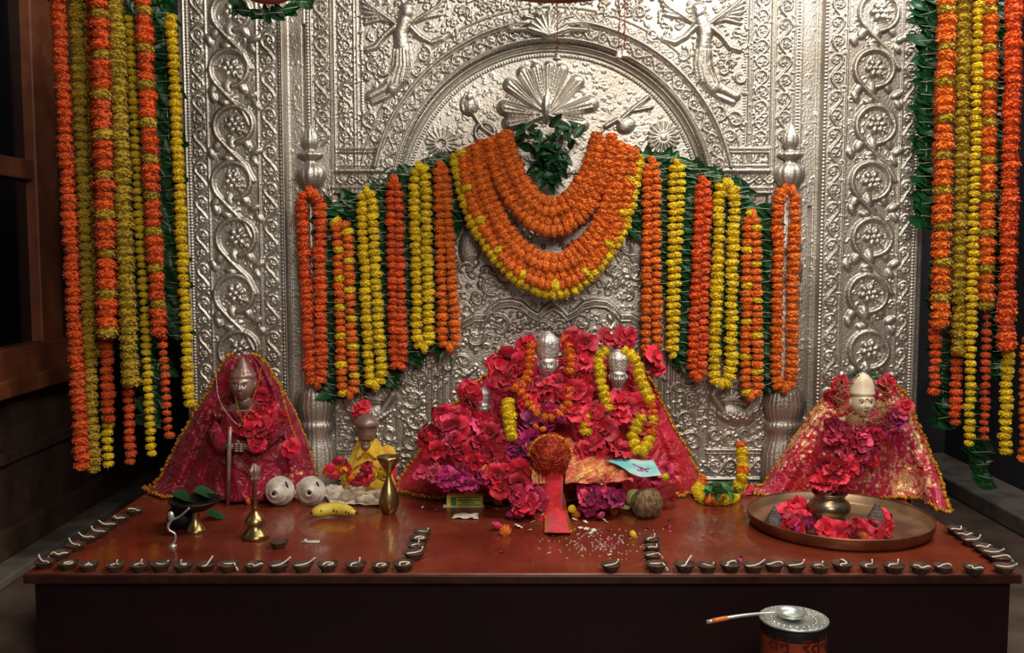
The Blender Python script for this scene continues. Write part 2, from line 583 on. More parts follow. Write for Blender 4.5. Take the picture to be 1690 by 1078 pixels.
def filler(x0, x1, y0, y1, n, r=(2.5, 5.5), h=.0035, test=None):
    for _ in range(n):
        x, y = RND.uniform(x0, x1), RND.uniform(y0, y1)
        if test and not test(x, y):
            continue
        X, Z = W(x, y)
        i, j = int((X - GX0) / GS), int((Z - GZ0) / GS)
        if not (0 <= i < NX and 0 <= j < NZ) or RH[j, i] > h * .8:
            continue
        q = RND.uniform(*r)
        a = RND.random() * 6.28
        if RND.random() < .6:
            stroke(arc(x, y, q, a, a + 4.2, 6, q * .4), 1.5, h)
        else:
            leafs(x, y, q * 1.7, a, h)


YT, YBOT = -35, 815
# pilasters (outer)
for (a, b, c, d, mirror) in ((312, 350, 432, 472, 1), (1512, 1478, 1388, 1350, -1)):
    for px in (a + mirror * 2, b, c, d):
        vline(px, YT, YBOT, 1.7, .006)
    beads(a + mirror * 7, YT, YBOT, 2.0, .0045, 5)
    beads(d - mirror * 4, YT, YBOT, 2.4, .0055, 6)
    lo, hi = sorted((a + mirror * 11, b - mirror * 2)); band(lo, hi, YT, YBOT, 27, .006, 1.9)
    lo, hi = sorted((c + mirror * 3, d - mirror * 9)); band(lo, hi, YT, YBOT, 30, .0065, 2.0)
    # the big vine
    mid = (b + c) / 2
    wdt = abs(c - b)
    y = -20
    k = 0
    while y < 640:
        sd = mirror
        xc = vx(mid, y) + (-2 if k % 2 else 3)
        Rr = 33
        stroke(arc(xc, y + 45, Rr, math.pi * .75, math.pi * 2.45, 22, Rr * .88), 4.6, .013, False)
        stroke([(xc - Rr * .72, y + 45 + Rr * .7), (xc - 5, y + 88), (xc + Rr * .6, y + 112), (xc + Rr * .95, y + 136)], 4.2, .012)
        flower(xc + 1, y + 44, 17, .013, 6, k)
        flower(xc + 12, y + 54, 9, .012, 4, k)
        leafs(xc - 8, y + 64, 26, 1.3, .011, .5); leafs(xc + 14, y + 66, 22, 1.0, .010, .5)
        leafs(xc - 34, y + 88, 24, -1.0, .010, .55); leafs(xc - 20, y + 96, 20, .3, .009, .5)
        leafs(xc + 26, y + 92, 22, -.4, .010, .5); leafs(xc + 30, y + 4, 20, .9, .009, .5)
        leafs(xc - 30, y + 8, 22, -2.0, .010, .5); leafs(xc - 12, y + 2, 18, -.2, .009, .5)
        y += 92
        k += 1
    filler(b if mirror > 0 else c, c if mirror > 0 else b, YT, 700, 260, (3, 6), .003)

# strips beside the pilasters, with the flower bands round the arch panel
for m_ in (1, -1):
    q = (lambda x: x) if m_ > 0 else (lambda x: 1824 - x)
    vline(q(478), YT, YBOT, 2, .004); vline(q(506), YT, YBOT, 1.6, .004)
    beads(q(511), YT, 300, 2.2, .005, 5.5)
    for px in (517, 549, 556, 588, 593):
        vline(q(px), YT, 300 if px > 549 else YBOT, 1.7, .007)
    for e0, e1, pr, hh in ((519, 547, 30, .009), (558, 586, 24, .006)):
        lo, hi = sorted((q(e0), q(e1))); band(lo, hi, YT, 240, pr, hh, 2.2)
    beads(q(600), YT, 240, 1.8, .004, 4.6)
    # little framed box under the spandrel
    lo, hi = sorted((q(556), q(632)))
    for yy, rr in ((246, 2.5), (282, 4.5), (252, 1.5), (274, 1.5)):
        stroke([(lo, yy), (hi, yy)], rr, .010)
    for xx in (lo, hi):
        stroke([(xx, 244), (xx, 284)], 2.8, .010)
    filler(lo + 4, hi - 4, 256, 272, 60, (2, 4), .004)
    vine(lambda s, t, lo=lo: (lo + s, 297 + t), hi - lo + 10, 18, 17, .008, 2)
    stroke([(lo - 8, 310), (hi + 10, 310)], 2.5, .008)
    # winged figure
    C = lambda *pp: [(q(x), y) for x, y in pp]
    bl = lambda x, y, a_, b_, h_, g=0.0: blob(q(x), y, a_, b_, h_, g if m_ > 0 else math.pi - g)
    bl(672, 22, 11, 13, .020); bl(672, 14, 12, 8, .018)                      # head, hair
    stroke(C((668, 36), (662, 56), (664, 78)), 12, .019)                      # torso
    stroke(C((652, 46), (634, 62), (620, 80), (606, 84)), 5, .014)            # arm
    stroke(C((678, 46), (694, 62), (712, 72), (730, 66)), 5, .014)            # arm
    stroke(C((664, 78), (668, 104), (662, 130), (648, 146)), 13, .018)        # skirt
    stroke(C((656, 128), (634, 148), (612, 160)), 8, .015)                    # leg
    stroke(C((662, 140), (640, 160), (616, 170)), 5, .012)
    for k in range(6):
        stroke(C((652 + k * 5, 84), (650 + k * 6, 110), (640 + k * 7, 138)), 1.6, .021)
    for k in range(8):                                                        # wings
        stroke(C((655, 42), (628 - k * 3, 34 - k * 4), (604 - k * 1.5, 40 - k * 9)), 3.2, .010 + k * .0006)
        stroke(C((684, 38), (706 + k * 3, 30 - k * 3), (726 + k * 3, 26 - k * 8)), 3.2, .010 + k * .0006)
    for (x, y, r) in ((618, 108, 13), (632, 118, 9), (700, 92, 14), (612, 198, 14), (640, 190, 15), (622, 226, 13), (690, 118, 10), (604, 130, 9), (748, 60, 10), (770, 22, 12)):
        stroke(arc(q(x), y, r, RND.random() * 6, RND.random() * 6 + 5, 12, r * .5), 2.6, .010)
        flower(q(x), y, r * .5, .010)
    # parts of the arch panel's foot and the lower wall
    for px in (690, 703, 712, 722, 731, 744):
        vline(q(px), 470, YBOT, 2.2, .006)
    beads(q(697), 470, YBOT, 2, .005, 6)

# arch
ACX, ACY = 912, 332
for r, sr, h in ((258, 5, .020), (267, 2, .012), (292, 2, .010), (297, 4, .018), (250, 1.8, .009), (320, 1.6, .008)):
    stroke(arc(ACX, ACY, r, math.pi * 1.06, math.pi * 1.94, 70), sr, h)
vine(lambda s, t: (ACX + (279.5 + t) * math.cos(math.pi * 1.06 + s / 279.5), ACY + (279.5 + t) * math.sin(math.pi * 1.06 + s / 279.5)),
     279.5 * math.pi * .88, 22, 21, .011, 2.2)
vine(lambda s, t: (ACX + (308.5 + t) * math.cos(math.pi * 1.06 + s / 308.5), ACY + (308.5 + t) * math.sin(math.pi * 1.06 + s / 308.5)),
     308.5 * math.pi * .88, 16, 15, .005, 1.4)
for k in range(140):
    a = math.pi * (1.06 + .88 * k / 140)
    blob(ACX + 242 * math.cos(a), ACY + 242 * math.sin(a), 2.2, 2.2, .006)
inside = lambda x, y: (x - ACX) ** 2 + (y - ACY) ** 2 < 236 ** 2
spand = lambda x, y: (x - ACX) ** 2 + (y - ACY) ** 2 > 324 ** 2
# leafy crest on the arch
for k in range(9):
    a = -math.pi * (.10 + .80 * k / 8)
    stroke([(905, 62), (905 + 34 * math.cos(a), 60 + 30 * math.sin(a)), (905 + 66 * math.cos(a), 66 + 44 * math.sin(a))], 5.5, .026, True)
# great palmette inside the arch
for (tx, ty, wd_) in ((826, 176, 14), (836, 134, 13), (860, 112, 12), (884, 104, 11), (930, 106, 12), (958, 128, 13), (982, 168, 15), (966, 206, 13), (834, 204, 13), (908, 100, 10)):
    bx, by = 903, 190
    an = math.atan2(ty - by, tx - bx)
    for q in range(13):
        t = .12 + .76 * q / 12
        rr_ = wd_ * (.28 + .72 * t)
        seg((bx + (tx - bx) * t, by + (ty - by) * t), (bx + (tx - bx) * (t + .03), by + (ty - by) * (t + .03)), rr_, .010 + .012 * t)
    for e in (-1, 0, 1):
        nx_, ny_ = -math.sin(an) * wd_ * .5 * e, math.cos(an) * wd_ * .5 * e
        stroke([(bx, by), (bx + (tx - bx) * .5 + nx_ * .6, by + (ty - by) * .5 + ny_ * .6), (bx + (tx - bx) * .92 + nx_, by + (ty - by) * .92 + ny_)], 1.6, .0245)
blob(901, 176, 9, 26, .034)
for e in (-1, 1):
    stroke(arc(903 + e * 26, 214, 15, -math.pi / 2, -math.pi / 2 + e * 5.2, 12, 5), 4.5, .024)
# buds, rosettes
blob(774, 172, 15, 18, .020); blob(774, 160, 8, 10, .024)
for k in (-1, 0, 1):
    stroke([(774 + k * 9, 184), (774 + k * 12, 172), (774 + k * 5, 154)], 1.6, .0225)
stroke([(782, 188), (796, 210), (818, 226)], 4, .014)
stroke(arc(800, 218, 16, 2, 6.5, 12), 3.5, .013)
blob(1034, 206, 16, 13, .018, -.5); stroke([(1022, 200), (1046, 178), (1070, 160)], 4, .014); stroke([(1046, 182), (1076, 176)], 3, .012)
stroke([(1000, 208), (1020, 196), (1034, 214)], 4, .014)
for k in range(18):
    a = k * math.pi / 9
    stroke([(1096 + 8 * math.cos(a), 226 + 8 * math.sin(a)), (1096 + 25 * math.cos(a), 226 + 25 * math.sin(a))], 2.2, .010)
blob(1096, 226, 9, 9, .012)
for k in range(18):
    a = k * math.pi / 9
    stroke([(728 + 8 * math.cos(a), 236 + 8 * math.sin(a)), (728 + 24 * math.cos(a), 236 + 24 * math.sin(a))], 2.2, .006)
filler(670, 1150, 90, 300, 900, (2, 4), .0022, inside)
filler(560, 1264, YT, 245, 1700, (3, 7), .006, spand)
filler(760, 1060, YT, 30, 260, (3, 6), .009)

# lower wall: cusped canopy, scroll fields, peacocks, base mouldings
for e, o_ in ((1, 0), (-1, 0)):
    X = lambda x: 912 + e * (x - 912)
    for dr in (0, 9):
        pts = [(X(1062), 532 + dr)] + [(X(a_), b_ + dr) for a_, b_ in ((1040, 520), (1024, 520), (1014, 508), (1000, 498), (980, 496), (964, 500), (950, 512), (936, 520), (925, 508), (912, 500))]
        stroke(pts, 4.2 - dr * .15, .017)
    for (x, y, r) in ((1040, 400, 22), (1050, 446, 18), (1012, 470, 18), (1035, 490, 12), (960, 532, 16), (1000, 540, 20), (1040, 556, 17),
                      (925, 540, 14), (1085, 610, 13), (985, 580, 18), (1060, 600, 18), (940, 576, 13), (1020, 450, 10), (1042, 350, 16)):
        stroke(arc(X(x), y, r, RND.random() * 6, RND.random() * 6 + 6, 16, r * .3), 3.2, .013, True)
        flower(X(x), y, r * .35, .012)
        for k in range(3):
            leafs(X(x) + RND.uniform(-r, r), y + RND.uniform(-r, r), r * .9, RND.random() * 6.28, .010, .5)
    # flared leaf on the jamb
    leafs(X(1052), 440, 70, -1.45, .016, .45)
    # inner scroll panel beside the centre
    for k, y in enumerate(range(585, 780, 36)):
        xx = X(1142 - (k % 2) * 8)
        stroke(arc(xx, y, 17, k, k + 6.6 * e, 16, 5), 3.2, .011, True)
        flower(xx, y, 7, .010)
        stroke(arc(xx - 14, y + 16, 10, 1, 6, 10, 4), 2.4, .009)
    for k, y in enumerate(range(400, 585, 30)):
        xx = X(1118 + (k % 2) * 8)
        stroke(arc(xx, y, 12, k, k + 6.6 * e, 12, 4), 2.8, .009, True)
    vline(X(1158), 560, YBOT, 1.2, .002)
    stroke([(X(1168), 655), (X(1168), 780)], 2, .006)
    # peacock: body, neck, head, tail
    blob(X(1212), 684, 34, 18, .020, .25 * e); stroke([(X(1196), 682), (X(1184), 664), (X(1176), 652), (X(1182), 640)], 8, .018)
    blob(X(1184), 640, 8, 7, .020); stroke([(X(1190), 640), (X(1200), 644)], 2.5, .016)
    for k in range(6):
        stroke([(X(1226), 686), (X(1250), 676 - k * 6), (X(1258 - k * 6), 650 - k * 5)], 3.4, .013)
    for k in range(10):
        stroke(arc(X(1188 + k * 5), 680 + (k % 3) * 3, 5, 0, 3.1, 5), 1.2, .024)
    blob(X(1206), 652, 16, 12, .010)
    for k in range(8):
        a = -math.pi * k / 7
        stroke([(X(1206), 660), (X(1206) + 18 * math.cos(a), 660 + 16 * math.sin(a))], 2.4, .014)
    for (x, y, r) in ((1180, 715, 12), (1204, 722, 12), (1230, 716, 13), (1250, 728, 10)):
        stroke(arc(X(x), y, r, 1, 7, 14, 3), 3, .011)
    for yy, rr, hh in ((742, 2.2, .012), (748, 1.4, .008), (790, 2.5, .012)):
        stroke([(X(1165), yy), (X(1345), yy)], rr, hh)
    vine(lambda s, t, e=e: (912 + e * (256 + s), 769 + t), 170, 34, 26, .009, 2.6)
    # recessed dark frame lines high beside the columns
    stroke([(X(1228), 318), (X(1270), 318)], 3, .010)
filler(700, 1124, 330, 800, 1500, (3, 7), .006)
filler(516, 700, 310, 800, 1100, (3, 7), .005)
filler(1124, 1308, 310, 800, 1100, (3, 7), .005)
filler(478, 516, YT, 800, 160, (2, 4), .0018); filler(1308, 1346, YT, 800, 160, (2, 4), .0018)
_r = np.random.RandomState(3)
RH += _r.rand(NZ, NX) * .0006
# base steps
BH = np.zeros((NZ, NX))
XX, ZZ = np.meshgrid(gx, gz)
xl = lambda px: W(px, 300)[0]
BH[(XX < xl(474)) | (XX > xl(1350))] += .030
BH[(XX > xl(555)) & (XX < xl(1269)) & (ZZ > W(900, 286)[1])] += .010
acx, acz = W(ACX, ACY)
ar = np.hypot(XX - acx, ZZ - acz) / KX
tymp = (ar < 256) & (ZZ > W(900, 325)[1])
BH[tymp] -= .028
BH[(ar > 256) & (ar < 300) & (ZZ > W(900, 296)[1])] += .006
for gxx, y0_, y1_, hw in ((505, 40, 214, .004), (1338, 340, 690, .006)):
    mk = (np.abs(XX - xl(gxx)) < hw) & (ZZ < W(900, y0_)[1]) & (ZZ > W(900, y1_)[1])
    RH[mk] = 0
    BH[mk] = -.03
for x0_, x1_ in ((557, 590), (1228, 1268)):
    mk = (XX > xl(x0_)) & (XX < xl(x1_)) & (ZZ < W(900, 320)[1]) & (ZZ > W(900, 348)[1])
    RH[mk] *= .5
    BH[mk] = -.024
HT = RH + BH
bd = thing('silver_shrine_wall', 'tall embossed silver shrine wall with an arch and scrolling vines behind the altar', 'wall panel', (xl(912), YP, GZ0))


def relief(name, mask, back=True):
    """cells whose centre is in mask become one mesh, Y = YP - height"""
    cells = mask[:-1, :-1]
    use = np.zeros((NZ, NX), bool)
    for dj in (0, 1):
        for di in (0, 1):
            use[dj:NZ - 1 + dj, di:NX - 1 + di] |= cells
    idx = np.full((NZ, NX), -1, np.int64)
    n = int(use.sum())
    idx[use] = np.arange(n)
    co = np.empty((n, 3))
    co[:, 0] = XX[use] - bd.location.x
    co[:, 1] = -HT[use]
    co[:, 2] = ZZ[use] - bd.location.z
    jj, ii = np.nonzero(cells)
    q = np.stack([idx[jj, ii], idx[jj, ii + 1], idx[jj + 1, ii + 1], idx[jj + 1, ii]], 1)
    me = bpy.data.meshes.new(name)
    me.vertices.add(n)
    me.vertices.foreach_set('co', co.ravel())
    me.loops.add(len(q) * 4)
    me.loops.foreach_set('vertex_index', q.ravel().astype(np.int32))
    me.polygons.add(len(q))
    me.polygons.foreach_set('loop_start', np.arange(0, len(q) * 4, 4, dtype=np.int32))
    me.polygons.foreach_set('use_smooth', np.ones(len(q), bool))
    me.update(calc_edges=True)
    me.materials.append(M['silver'])
    o = bpy.data.objects.new(name, me)
    COL.objects.link(o)
    o.parent = bd
    return o


mL, mR = XX < xl(474), XX > xl(1350)
EX0, EX1 = xl(308), xl(1517)
inb = (XX > EX0) & (XX < EX1) & (ZZ > .22) & (ZZ < 1.94)
ctr = ~(mL | mR) & inb
sL = ctr & (XX < xl(555)); sR = ctr & (XX > xl(1269))
mid_ = ctr & ~sL & ~sR
ring = mid_ & (ar >= 256) & (ar < 300) & (ZZ > W(900, 296)[1])
ty_ = mid_ & tymp
up = mid_ & ~ring & ~ty_ & (ZZ > W(900, 290)[1])
lowm = mid_ & ~ring & ~ty_ & ~up
relief('pilaster', mL & inb); relief('pilaster', mR & inb)
relief('side_strip', sL); relief('side_strip', sR)
relief('arch_band', ring); relief('arch_panel', ty_); relief('spandrel', up); relief('lower_panel', lowm)
MB().box((EX0, YP + .034, .0), (EX1, YP + .07, 1.94)).build('backing', M['wood'], bd, smooth=False)
MB().box((EX0 - .004, YP - .028, 0), (EX0 + .004, YP + .01, 1.94)).box((EX1 - .004, YP - .028, 0), (EX1 + .004, YP + .01, 1.94)).build('side_edge', M['silver'], bd, smooth=False)
# small colonnettes with bud finials
for px in (513, 1303):
    p = P(px, 300, YP - .015)
    z = lambda y: P(px, y, YP - .015).z
    k = S(1, YP)
    MB().lathe([(.0005, z(204)), (6 * k, z(212)), (12 * k, z(222)), (14 * k, z(233)), (11 * k, z(243)), (6 * k, z(247)), (9 * k, z(250)),
                (20 * k, z(253)), (21 * k, z(257)), (10 * k, z(263)), (7 * k, z(268)), (16 * k, z(272)), (24 * k, z(282)), (24 * k, z(294)), (17 * k, z(306)), (10 * k, z(314))],
               48, (p.x, p.y, 0), 12, .06, sy=.7).build('finial', M['silver'], bd)
    MB().lathe([(14 * k, z(320)), (20 * k, z(326)), (20 * k, z(400)), (22 * k, z(404)), (22 * k, z(414)), (16 * k, z(420)), (24 * k, z(440)), (22 * k, z(465)), (16 * k, z(474)),
                (20 * k, z(480)), (20 * k, z(640)), (28 * k, z(646)), (30 * k, z(652)), (34 * k, z(668)), (30 * k, z(688)), (26 * k, z(694)), (30 * k, z(698)), (32 * k, z(706)),
                (26 * k, z(712)), (30 * k, z(730)), (36 * k, z(745)), (36 * k, z(790)), (36 * k, TZ - .01)], 72, (p.x, p.y, 0), 24, .05, sy=.55).build('colonnette', M['silver'], bd)
# ------------------------------------------------------------------ flower and leaf meshes (shared)
def marigold(seed, flat=.62):
    """pom-pom of ruffled petals on a string, axis Z, radius 1"""
    r = random.Random(seed)
    mb = MB()
    mb.ball((0, 0, 0), (.9, .9, flat * .95), 16, 8, fn=lambda d: 1 + .05 * math.sin(9 * d.x + seed) * math.sin(8 * d.y))
    for tier, (el, ln, n) in enumerate(((-.62, .34, 9), (-.25, .42, 12), (.12, .44, 12), (.48, .40, 10), (.9, .34, 7))):
        for k in range(n):
            a = 2 * math.pi * (k + r.random() * .7) / n
            e = el + r.uniform(-.12, .12)
            rad = Vector((math.cos(a) * math.cos(e), math.sin(a) * math.cos(e), math.sin(e) * flat * 1.25))
            side = Vector((-math.sin(a), math.cos(a), 0))
            up = rad.cross(side).normalized()
            L_, wd = ln * .72 * r.uniform(.75, 1.15), .24 * r.uniform(.8, 1.2)
            b = rad * .72
            rows = []
            for q in range(3):
                t = q / 2
                c = b + rad * L_ * t + up * (.10 * t * r.uniform(-1, 1))
                ww = wd * (.6, 1.0, .75)[q]
                rows.append([c - side * ww - up * .05, c + up * .08 * (1 if q else .5) + rad * (.06 if q == 2 else 0), c + side * ww - up * .05])
            mb.grid(rows)
    return mb


MAR = {c: [marigold(s).mesh('marigold_' + c, M[c]) for s in (1, 2, 3)] for c in ('orange', 'deep_orange', 'yellow', 'shaded_yellow')}


def leaf_mesh(seed, m):
    r = random.Random(seed)
    rows = []
    n = 8
    for i in range(n + 1):
        t = i / n
        wd = .27 * math.sin(math.pi * t ** .8) ** .8 + .004
        z = -.18 * t * t + .05 * math.sin(5 * t + seed)
        rows.append([(t, -wd, z + wd * .35 + .02 * r.random()), (t, -wd * .5, z + wd * .12), (t, 0, z), (t, wd * .5, z + wd * .12), (t, wd, z + wd * .35 + .02 * r.random())])
    return MB().grid(rows).mesh('leaf', m)


LEAF = [leaf_mesh(s, M['leaf']) for s in (1, 2, 3)]
TULSI = [leaf_mesh(s, M['tulsi']) for s in (4, 5)]


def hibiscus(seed, m, n=5, cup=.35):
    r = random.Random(seed)
    mb = MB()
    for k in range(n):
        a = 2 * math.pi * k / n + r.uniform(-.2, .2)
        rad, side = Vector((math.cos(a), math.sin(a), 0)), Vector((-math.sin(a), math.cos(a), 0))
        cu, tw, L_ = cup + r.uniform(-.2, .35), r.uniform(-.4, .4), r.uniform(.8, 1.1)
        rows = []
        for i in range(6):
            t = i / 5
            row = []
            for j in range(6):
                u = j / 2.5 - 1
                ww = (.12 + .50 * math.sin(min(1, t * 1.15) * math.pi * .62)) * L_
                z = cu * t * (1.1 - .9 * t) * 1.6 + (.17 * math.sin(u * 7 + seed + k * 2) + .06 * math.sin(9 * t + 3 * u)) * t + tw * u * t * .5 + .20 * u * u * t
                row.append(rad * (t * L_ * (1 - .14 * u * u)) + side * (u * ww) + Vector((0, 0, z)))
            rows.append(row)
        mb.grid(rows)
    for k in range(6):
        a = k * 1.05 + seed
        d = Vector((math.cos(a), math.sin(a), 0))
        sd = Vector((-math.sin(a), math.cos(a), 0))
        mb.grid([[d * (.10 + .34 * t) + sd * (u * (.10 + .20 * t)) + Vector((0, 0, .12 + .52 * t + .10 * math.sin(6 * u + k) * t)) for u in (-1, -.3, .3, 1)] for t in (0, .4, .75, 1 + .1 * (k % 2))])
    mb.tube([(0, 0, 0), (.05, .02, .45), (.12, .05, .82)], [.06, .05, .03], 6)
    return mb.mesh('bloom', m)


def rosebud(seed, m):
    r = random.Random(seed)
    mb = MB()
    for k in range(8):
        a = k * 2.4
        R0 = .35 + k * .075
        rows = []
        for i in range(5):
            t = i / 4
            row = []
            for j in range(5):
                u = (j / 2 - 1) * 1.0
                aa = a + u * .85
                rr = R0 * (.35 + .75 * math.sin(t * 2.0)) + .06 * r.random()
                row.append((rr * math.cos(aa), rr * math.sin(aa), t * (.95 - .04 * k) - .12 * u * u - .3))
            rows.append(row)
        mb.grid(rows)
    return mb.mesh('rose', m)


HIB = {c: [hibiscus(s, M[c]) for s in (1, 5, 8)] for c in ('crimson', 'pink', 'magenta')}
ROSE = {c: [rosebud(s, M[c]) for s in (2, 3)] for c in ('crimson', 'pink', 'magenta')}
PETAL = {c: [leaf_mesh(s, M[c]) for s in (7, 8)] for c in ('crimson', 'pink', 'magenta', 'white_petal')}
_s = MB()
for _k in range(6):
    _a = _k * math.pi / 3
    _d, _e = Vector((math.cos(_a), math.sin(_a), 0)), Vector((-math.sin(_a), math.cos(_a), 0))
    _s.grid([[_d * t + _e * (u * .21 * math.sin(math.pi * min(1, .12 + t * .86))) + Vector((0, 0, .1 + .3 * t - .25 * t * t + .08 * u * u)) for u in (-1, 0, 1)] for t in (0, .3, .6, .85, 1)])
_s.ball((0, 0, .12), .13, 8, 5)
TINY = {'jasmine': _s.mesh('star_bloom', M['jasmine'])}


def rq(r, tilt=3.14):
    return Euler((r.uniform(-tilt, tilt), r.uniform(-tilt, tilt), r.uniform(-3.14, 3.14))).to_quaternion()


def face_cam(r, tilt=.7):
    """local +Z towards the viewer's side (-Y, a bit up), with a random tilt and spin"""
    q = Vector((0, -1, .35)).to_track_quat('Z', 'Y')
    return q @ Euler((r.uniform(-tilt, tilt), r.uniform(-tilt, tilt), 0)).to_quaternion() @ Quaternion((0, 0, 1), r.uniform(0, 6.28))


# ------------------------------------------------------------------ garlands
def garland(name, label, pts, rad, pitch, colors, group=None, seed=0, jitter=.0025, cat='garland', flowers='marigold', step=.01):
    """pts: world polyline; colors: fn(index, arc length fraction) -> colour key"""
    r = random.Random(seed * 31 + 5)
    path = crom(pts, step)
    root = thing(name, label, cat, path[0], group)
    MB().tube(path[::3] + [path[-1]], .0012, 5).build('thread', M['thread'], root)
    rs = resample(path, pitch)
    n = len(rs)
    for i, (p, t, s) in enumerate(rs):
        c = colors(i, i / max(1, n - 1))
        if c is None:
            continue
        q = t.to_track_quat('Z', 'Y') @ Euler((r.uniform(-.22, .22), r.uniform(-.22, .22), r.uniform(0, 6.28))).to_quaternion()
        rr = rad * r.uniform(.88, 1.1) if not callable(rad) else rad(i / max(1, n - 1)) * r.uniform(.88, 1.1)
        inst(flowers, r.choice(MAR[c]), root, p + Vector((r.uniform(-jitter, jitter), r.uniform(-jitter, jitter), r.uniform(-jitter, jitter) * .4)), q, rr)
    return root


def solid(c):
    return lambda i, f: c


def banded(a, b, every, run=1):
    return lambda i, f: b if i % every < run else a


def loop_pts(xt, yt, xl0, xr0, xl1, xr1, yb, Y, bow=0.0):
    """closed hanging loop in photo pixels"""
    k = lambda x, y, dy=0: P(x, y, Y + dy)
    m0, m1 = (yt + 14), (yb - 15)
    q = lambda a, b, t: a + (b - a) * t
    pts = [k(xt, yt)]
    for t in (0, .33, .66, 1):
        pts.append(k(q(xl0, xl1, t), q(m0, m1, t)))
    pts.append(k((xl1 + xr1) / 2, yb, -.004))
    for t in (1, .66, .33, 0):
        pts.append(k(q(xr0, xr1, t), q(m0, m1, t)))
    pts.append(k(xt + .5, yt + 2))
    return pts


YG = 3.175
gr = 'marigold loops hung across the shrine wall'
FR = .0205
centre = [
    ('orange loop garland, leftmost on the silver wall, its two strands hanging apart', (512, 318, 498, 527, 512, 530, 634), 'deep_orange', None, .021),
    ('orange garland with scattered yellow blooms, second from the left on the silver wall', (553, 366, 557, 573, 565, 584, 652), 'orange', 3, .019),
    ('yellow double garland, the left one of two between orange garlands left of the necklace', (605, 316, 597, 614, 610, 629, 636), 'yellow', None, .019),
    ('slim orange garland between the two yellow double garlands left of the necklace', (650, 296, 645, 656, 651, 664, 606), 'deep_orange', None, .019),
    ('yellow double garland nearest to the left of the big draped necklace', (692, 276, 684, 702, 689, 708, 574), 'yellow', None, .019),
    ('orange garland right beside the left edge of the big draped necklace', (727, 272, 724, 734, 731, 752, 574), 'orange', None, .019),
    ('orange double garland right beside the right edge of the big draped necklace', (1076, 266, 1070, 1082, 1066, 1084, 590), 'orange', None, .018),
    ('thin yellow garland between two orange ones right of the draped necklace', (1117, 268, 1111, 1123, 1107, 1112, 585), 'yellow', None, .016),
    ('orange garland between the thin and the wide yellow garlands on the right', (1161, 298, 1156, 1166, 1143, 1158, 622), 'deep_orange', None, .019),
    ('wide yellow loop garland on the right of the silver wall', (1198, 302, 1188, 1211, 1179, 1205, 634), 'yellow', None, .0195),
    ('orange garland with yellow blooms at intervals, second from the right on the silver wall', (1240, 354, 1234, 1247, 1231, 1250, 654), 'orange', 4, .019),
    ('orange loop garland, rightmost on the silver wall, beside the dark gap', (1297, 312, 1285, 1312, 1282, 1305, 640), 'orange', None, .020),
]
for i, (lab, g, col, band_, fr) in enumerate(centre):
    cf = solid(col) if band_ is None else banded(col, 'yellow', band_ + 1)
    garland('marigold_garland', lab, loop_pts(*g, YG), fr * 1.07, .0235, cf, gr, seed=i)

# garlands at the sides, hanging from above the picture
def sp(x0, x1, y1, Y, y0=-45):
    return [P(x0 + (x1 - x0) * t, y0 + (y1 - y0) * t, Y) for t in (0, .25, .5, .75, 1)]


gs = 'long marigold strings at the left side'
side = [
    ('outermost deep orange marigold string at the left, beside the window frame', 94, 136, 776, 3.00, .0250, .026, solid('deep_orange'), gs),
    ('shaded yellow string just right of the outermost orange string at the left', 124, 154, 776, 3.03, .0245, .026, solid('shaded_yellow'), gs),
    ('thick orange string banded with shaded yellow blooms, third from the left edge', 163, 179, 558, 2.98, .0315, .030, banded('deep_orange', 'shaded_yellow', 4), gs),
    ('thick shaded yellow string between two banded orange strings at the left', 188, 216, 640, 3.00, .0290, .027, solid('shaded_yellow'), gs),
    ('slender yellow string between the thick shaded yellow and the banded string at the left', 213, 250, 752, 3.05, .0165, .023, solid('yellow'), gs),
    ('orange string banded with shaded yellow blooms, second from the silver wall at the left', 234, 262, 552, 3.02, .0275, .028, banded('deep_orange', 'shaded_yellow', 4), gs),
    ('single yellow string nearest to the silver wall at the left', 283, 313, 672, 3.06, .0195, .0235, solid('yellow'), gs),
]
for i, (lab, x0, x1, y1, Y, rad, pitch, cf, g) in enumerate(side):
    y0 = 30 if i in (4, 6) else -45
    xs = x0 if y0 < 0 else x0
    garland('marigold_string', lab, sp(xs, x1, y1, Y, y0), rad, pitch, cf, g, seed=40 + i)
tails = [
    ('orange string behind the third banded string at the left, hanging on below it', 150, 180, 695, 3.04, .0205, .026, 'deep_orange', gs, -45),
    ('short yellow string hanging lowest below the third banded string at the left', 176, 178, 776, 3.06, .0185, .025, 'yellow', gs, 560),
    ('slender orange string showing below the thick shaded yellow one at the left', 200, 216, 765, 3.07, .0185, .0245, 'deep_orange', gs, 330),
    ('slender orange string hanging on below the second banded string at the left', 246, 279, 722, 3.05, .0155, .024, 'deep_orange', gs, 240),
    ('shaded yellow string half hidden behind the second shaded yellow string at the left', 138, 163, 590, 3.06, .0200, .025, 'shaded_yellow', gs, -45),
]
for i, (lab, x0, x1, y1, Y, rad, pitch, c, g, y0) in enumerate(tails):
    garland('marigold_string', lab, sp(x0, x1, y1, Y, y0), rad, pitch, solid(c), g, seed=60 + i)
gs = 'long marigold strings at the right side'
